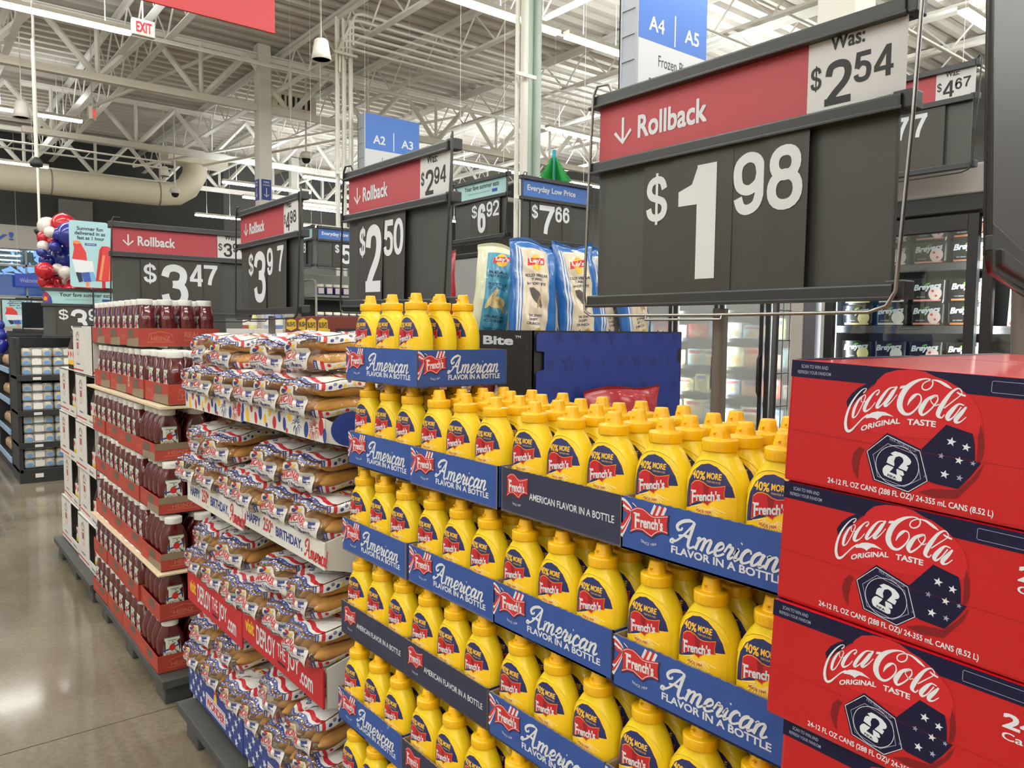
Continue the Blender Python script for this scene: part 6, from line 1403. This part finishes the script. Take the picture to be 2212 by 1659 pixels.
# balloons
BR_, BW_, BB_ = mat('balloon_red_rubber', (190, 30, 44), .18, coat=.5), mat('balloon_white_rubber', (226, 218, 210), .18, coat=.5), mat('balloon_blue_rubber', (34, 44, 140), .18, coat=.5)
def bal(m, mn):
    t = thing('balloon', mn, 'balloon'); n = 14
    MB().lathe([(0, -1.12), (.06, -1.1), (.03, -1.02), (.25, -.93), (.62, -.7), (.9, -.35), (1, 0), (.93, .42), (.7, .76), (.35, .96), (0, 1.02)], 0, 18).build('skin', m, t); return t
KBL = {'red': Kind(bal(BR_, 'red')), 'white': Kind(bal(BW_, 'white')), 'blue': Kind(bal(BB_, 'blue'))}
bl = [('red', 1.40, 2.54, .12), ('white', 1.27, 2.52, .10), ('blue', 1.44, 2.42, .14), ('red', 1.23, 2.40, .07), ('red', 1.30, 2.36, .06), ('blue', 1.30, 2.30, .06), ('blue', 1.40, 2.20, .15), ('white', 1.205, 2.30, .06), ('blue', 1.19, 2.24, .05), ('blue', 1.28, 2.08, .11), ('red', 1.20, 2.05, .09), ('red', 1.23, 1.95, .08), ('red', 1.30, 1.92, .10), ('white', 1.38, 2.04, .07), ('white', 1.45, 2.02, .07), ('white', 1.42, 1.96, .06), ('red', 1.42, 1.85, .08), ('red', 1.52, 1.82, .09), ('red', 1.64, 1.84, .09), ('red', 1.73, 1.86, .10), ('white', 1.80, 2.0, .07), ('red', 1.78, 1.93, .06), ('blue', 1.20, 1.40, .08), ('blue', 1.26, 1.30, .09), ('blue', 1.18, 1.50, .06), ('red', 1.50, 2.52, .10), ('red', 1.36, 1.86, .07), ('red', 1.24, 1.86, .06), ('red', 1.56, 1.93, .07), ('red', 1.47, 1.93, .07), ('white', 1.33, 2.08, .06), ('white', 1.46, 2.09, .06), ('blue', 1.33, 2.42, .07), ('blue', 1.24, 2.16, .07), ('red', 1.69, 1.95, .06), ('white', 1.26, 2.44, .06)]
seen = {}
for i, (c, x, z, r_) in enumerate(bl):
    y = 9.15+.12*math.sin(i*2.3) if z > 1.6 else 8.72
    seen[c] = seen.get(c, 0)+1
    y = 9.2+.14*math.sin(i*2.3)
    if z < 1.6: x, y = x-.0, 9.0+0*i; x = .78; z = z+.0
    o = KBL[c].put((x, y, z), (R((i*37) % 60-30), R((i*53) % 80-40), 0), '%s balloon of the cluster behind the placard, %s of its colour from the top, %s' % (c, ORD[min(seen[c], 20)], 'large' if r_ >= .1 else 'small'), 'balloons tied in a cluster'); o.scale = (r_, r_, r_)
t = thing('balloon_stand', 'thin black pole holding the balloon cluster', 'stand', (1.36, 9.365, FZ)); MB().tube([(0, 0, 1.56), (0, 0, 2.5)], .012, n=8).build('pole', BLACK, t); MB().rbox(-.1, .1, -.015, .01, 1.40, 1.57, .004).build('clamp', BLACK, t)
# dark signs and lane furniture farther on
t = thing('lane_cabinet', 'dark cabinet below the small teal placard', 'cabinet', (.98, 12.05 + 2.0, FZ)); MB().rbox(0, .6, .05, .6, 0, 1.42, .01).build('body', SHB, t); MB().rbox(-.02, .62, .03, .62, 1.42, 1.46, .005).build('top', SHB, t)
t = thing('dark_sign', 'plain dark sign panel standing left of the summer price sign', 'sign', (1.16, 10.6, 1.47)); MB().rbox(0, .30, 0, .015, 0, .30, .003).build('panel', mat('dark_glass', (34, 38, 42), .2), t); MB().rbox(-.06, .31, -.01, .02, .32, .35, .003).build('top_rail', SHB, t); MB().tube([(-.2, .01, -1.52), (-.2, .01, .33), (.0, .01, .33)], .012, n=8).build('pole', SHB, t); MB().tube([(.1, .01, .29), (.1, .01, .36), (.2, .01, .36), (.2, .01, .33)], .006, n=6).build('hook', SHB, t)
t = thing('welcome_sign', 'blue Welcome sign in front of the entrance glass', 'sign', (2.37, Y1-.25, 2.47)); MB().rbox(0, .60, 0, .02, 0, .32, .004).build('panel', mat('welcome_blue', (66, 88, 196), .5), t)
g = G(); g.text('Welcome', .1, .48, .10, .21, 0, .015); MB().decal(g, frame((0, -.001, 0), (1, 0, 0), (0, 0, 1), (0, -1, 0))).build('lettering', [mat('welcome_ink', (170, 186, 232), .5)], t)
for x in (.06, .54): MB().tube([(x, .01, .32), (x, .01, CZ-2.5)], .004, n=5).build('wire', STEEL, t)
t = thing('wall_lettering', 'blue wall lettering ending in day! above the entrance glass', 'lettering', (0, Y1-.03, 3.55)); g = G(); g.text('Save time today!', -2.2, 2.40, 0, .27, 0, .02); MB().decal(g, frame((0, 0, 0), (1, 0, 0), (0, 0, 1), (0, -1, 0))).build('lettering', [mat('wall_letter_blue', (74, 96, 190), .5)], t)
# grey wall fixture with jars between the small signs
t = thing('jar_shelving', 'grey shelving with two rows of white-lidded jars', 'shelving', (3.95, 9.05, FZ)); GF = mat('fixture_grey', (128, 128, 124), .5, noise=.04); 
MB().rbox(-.1, 1.4, .45, .5, 0, 2.25, .005).build('back_panel', GF, t); MB().rbox(-.12, .0, .3, .5, 0, 2.22, .01).build('side_column', mat('fixture_pale', (176, 176, 172), .5), t)
for x in (.16, 1.2): MB().tube([(x, .0, 0), (x, 0, 2.10), (x, .03, 2.14), (x, .12, 2.16), (x, .45, 2.16)], .015, n=8).build('frame_tube', GF, t)
for z in (1.62, 1.97): MB().rbox(.16, 1.2, -.0, .42, z-.03, z, .004).build('shelf', GF, t)
MB().rbox(.16, 1.2, .40, .44, 1.66, 1.92, .004).build('dark_recess', SHB, t)  # black slab stands in for the shade between the two shelves
jr = thing('mayonnaise_jar', 'jar', 'jar'); MB().lathe([(.045, 0), (.05, .006), (.05, .09), (.044, .105)], 0, 14).build('body', mat('jar_blue', (44, 54, 110), .3), jr); MB().lathe([(.046, .10), (.046, .135), (0, .136)], 0, 14).build('lid', mat('jar_lid', (232, 226, 200), .5), jr); MB().box(-.034, .034, -.0512, -.03, .015, .085).build('label', mat('jar_label', (222, 206, 208), .5), jr)
KJ = Kind(jr)
for s_, z in enumerate((1.62, 1.97)):
    for k in range(6): KJ.put((4.20+k*.112, 9.13, z+FZ+.001), (0, 0, R(k*3-8)), 'blue jar with cream lid, %s shelf, %s from the side column' % (['lower', 'upper'][s_], ORD[k+1]), 'jars on the grey shelving')
# ---------------------------------------------------------------- lift everything so that the floor is at zero
for o in bpy.data.objects:
    if o.parent is None and o is not cam: o.location.z += ZUP
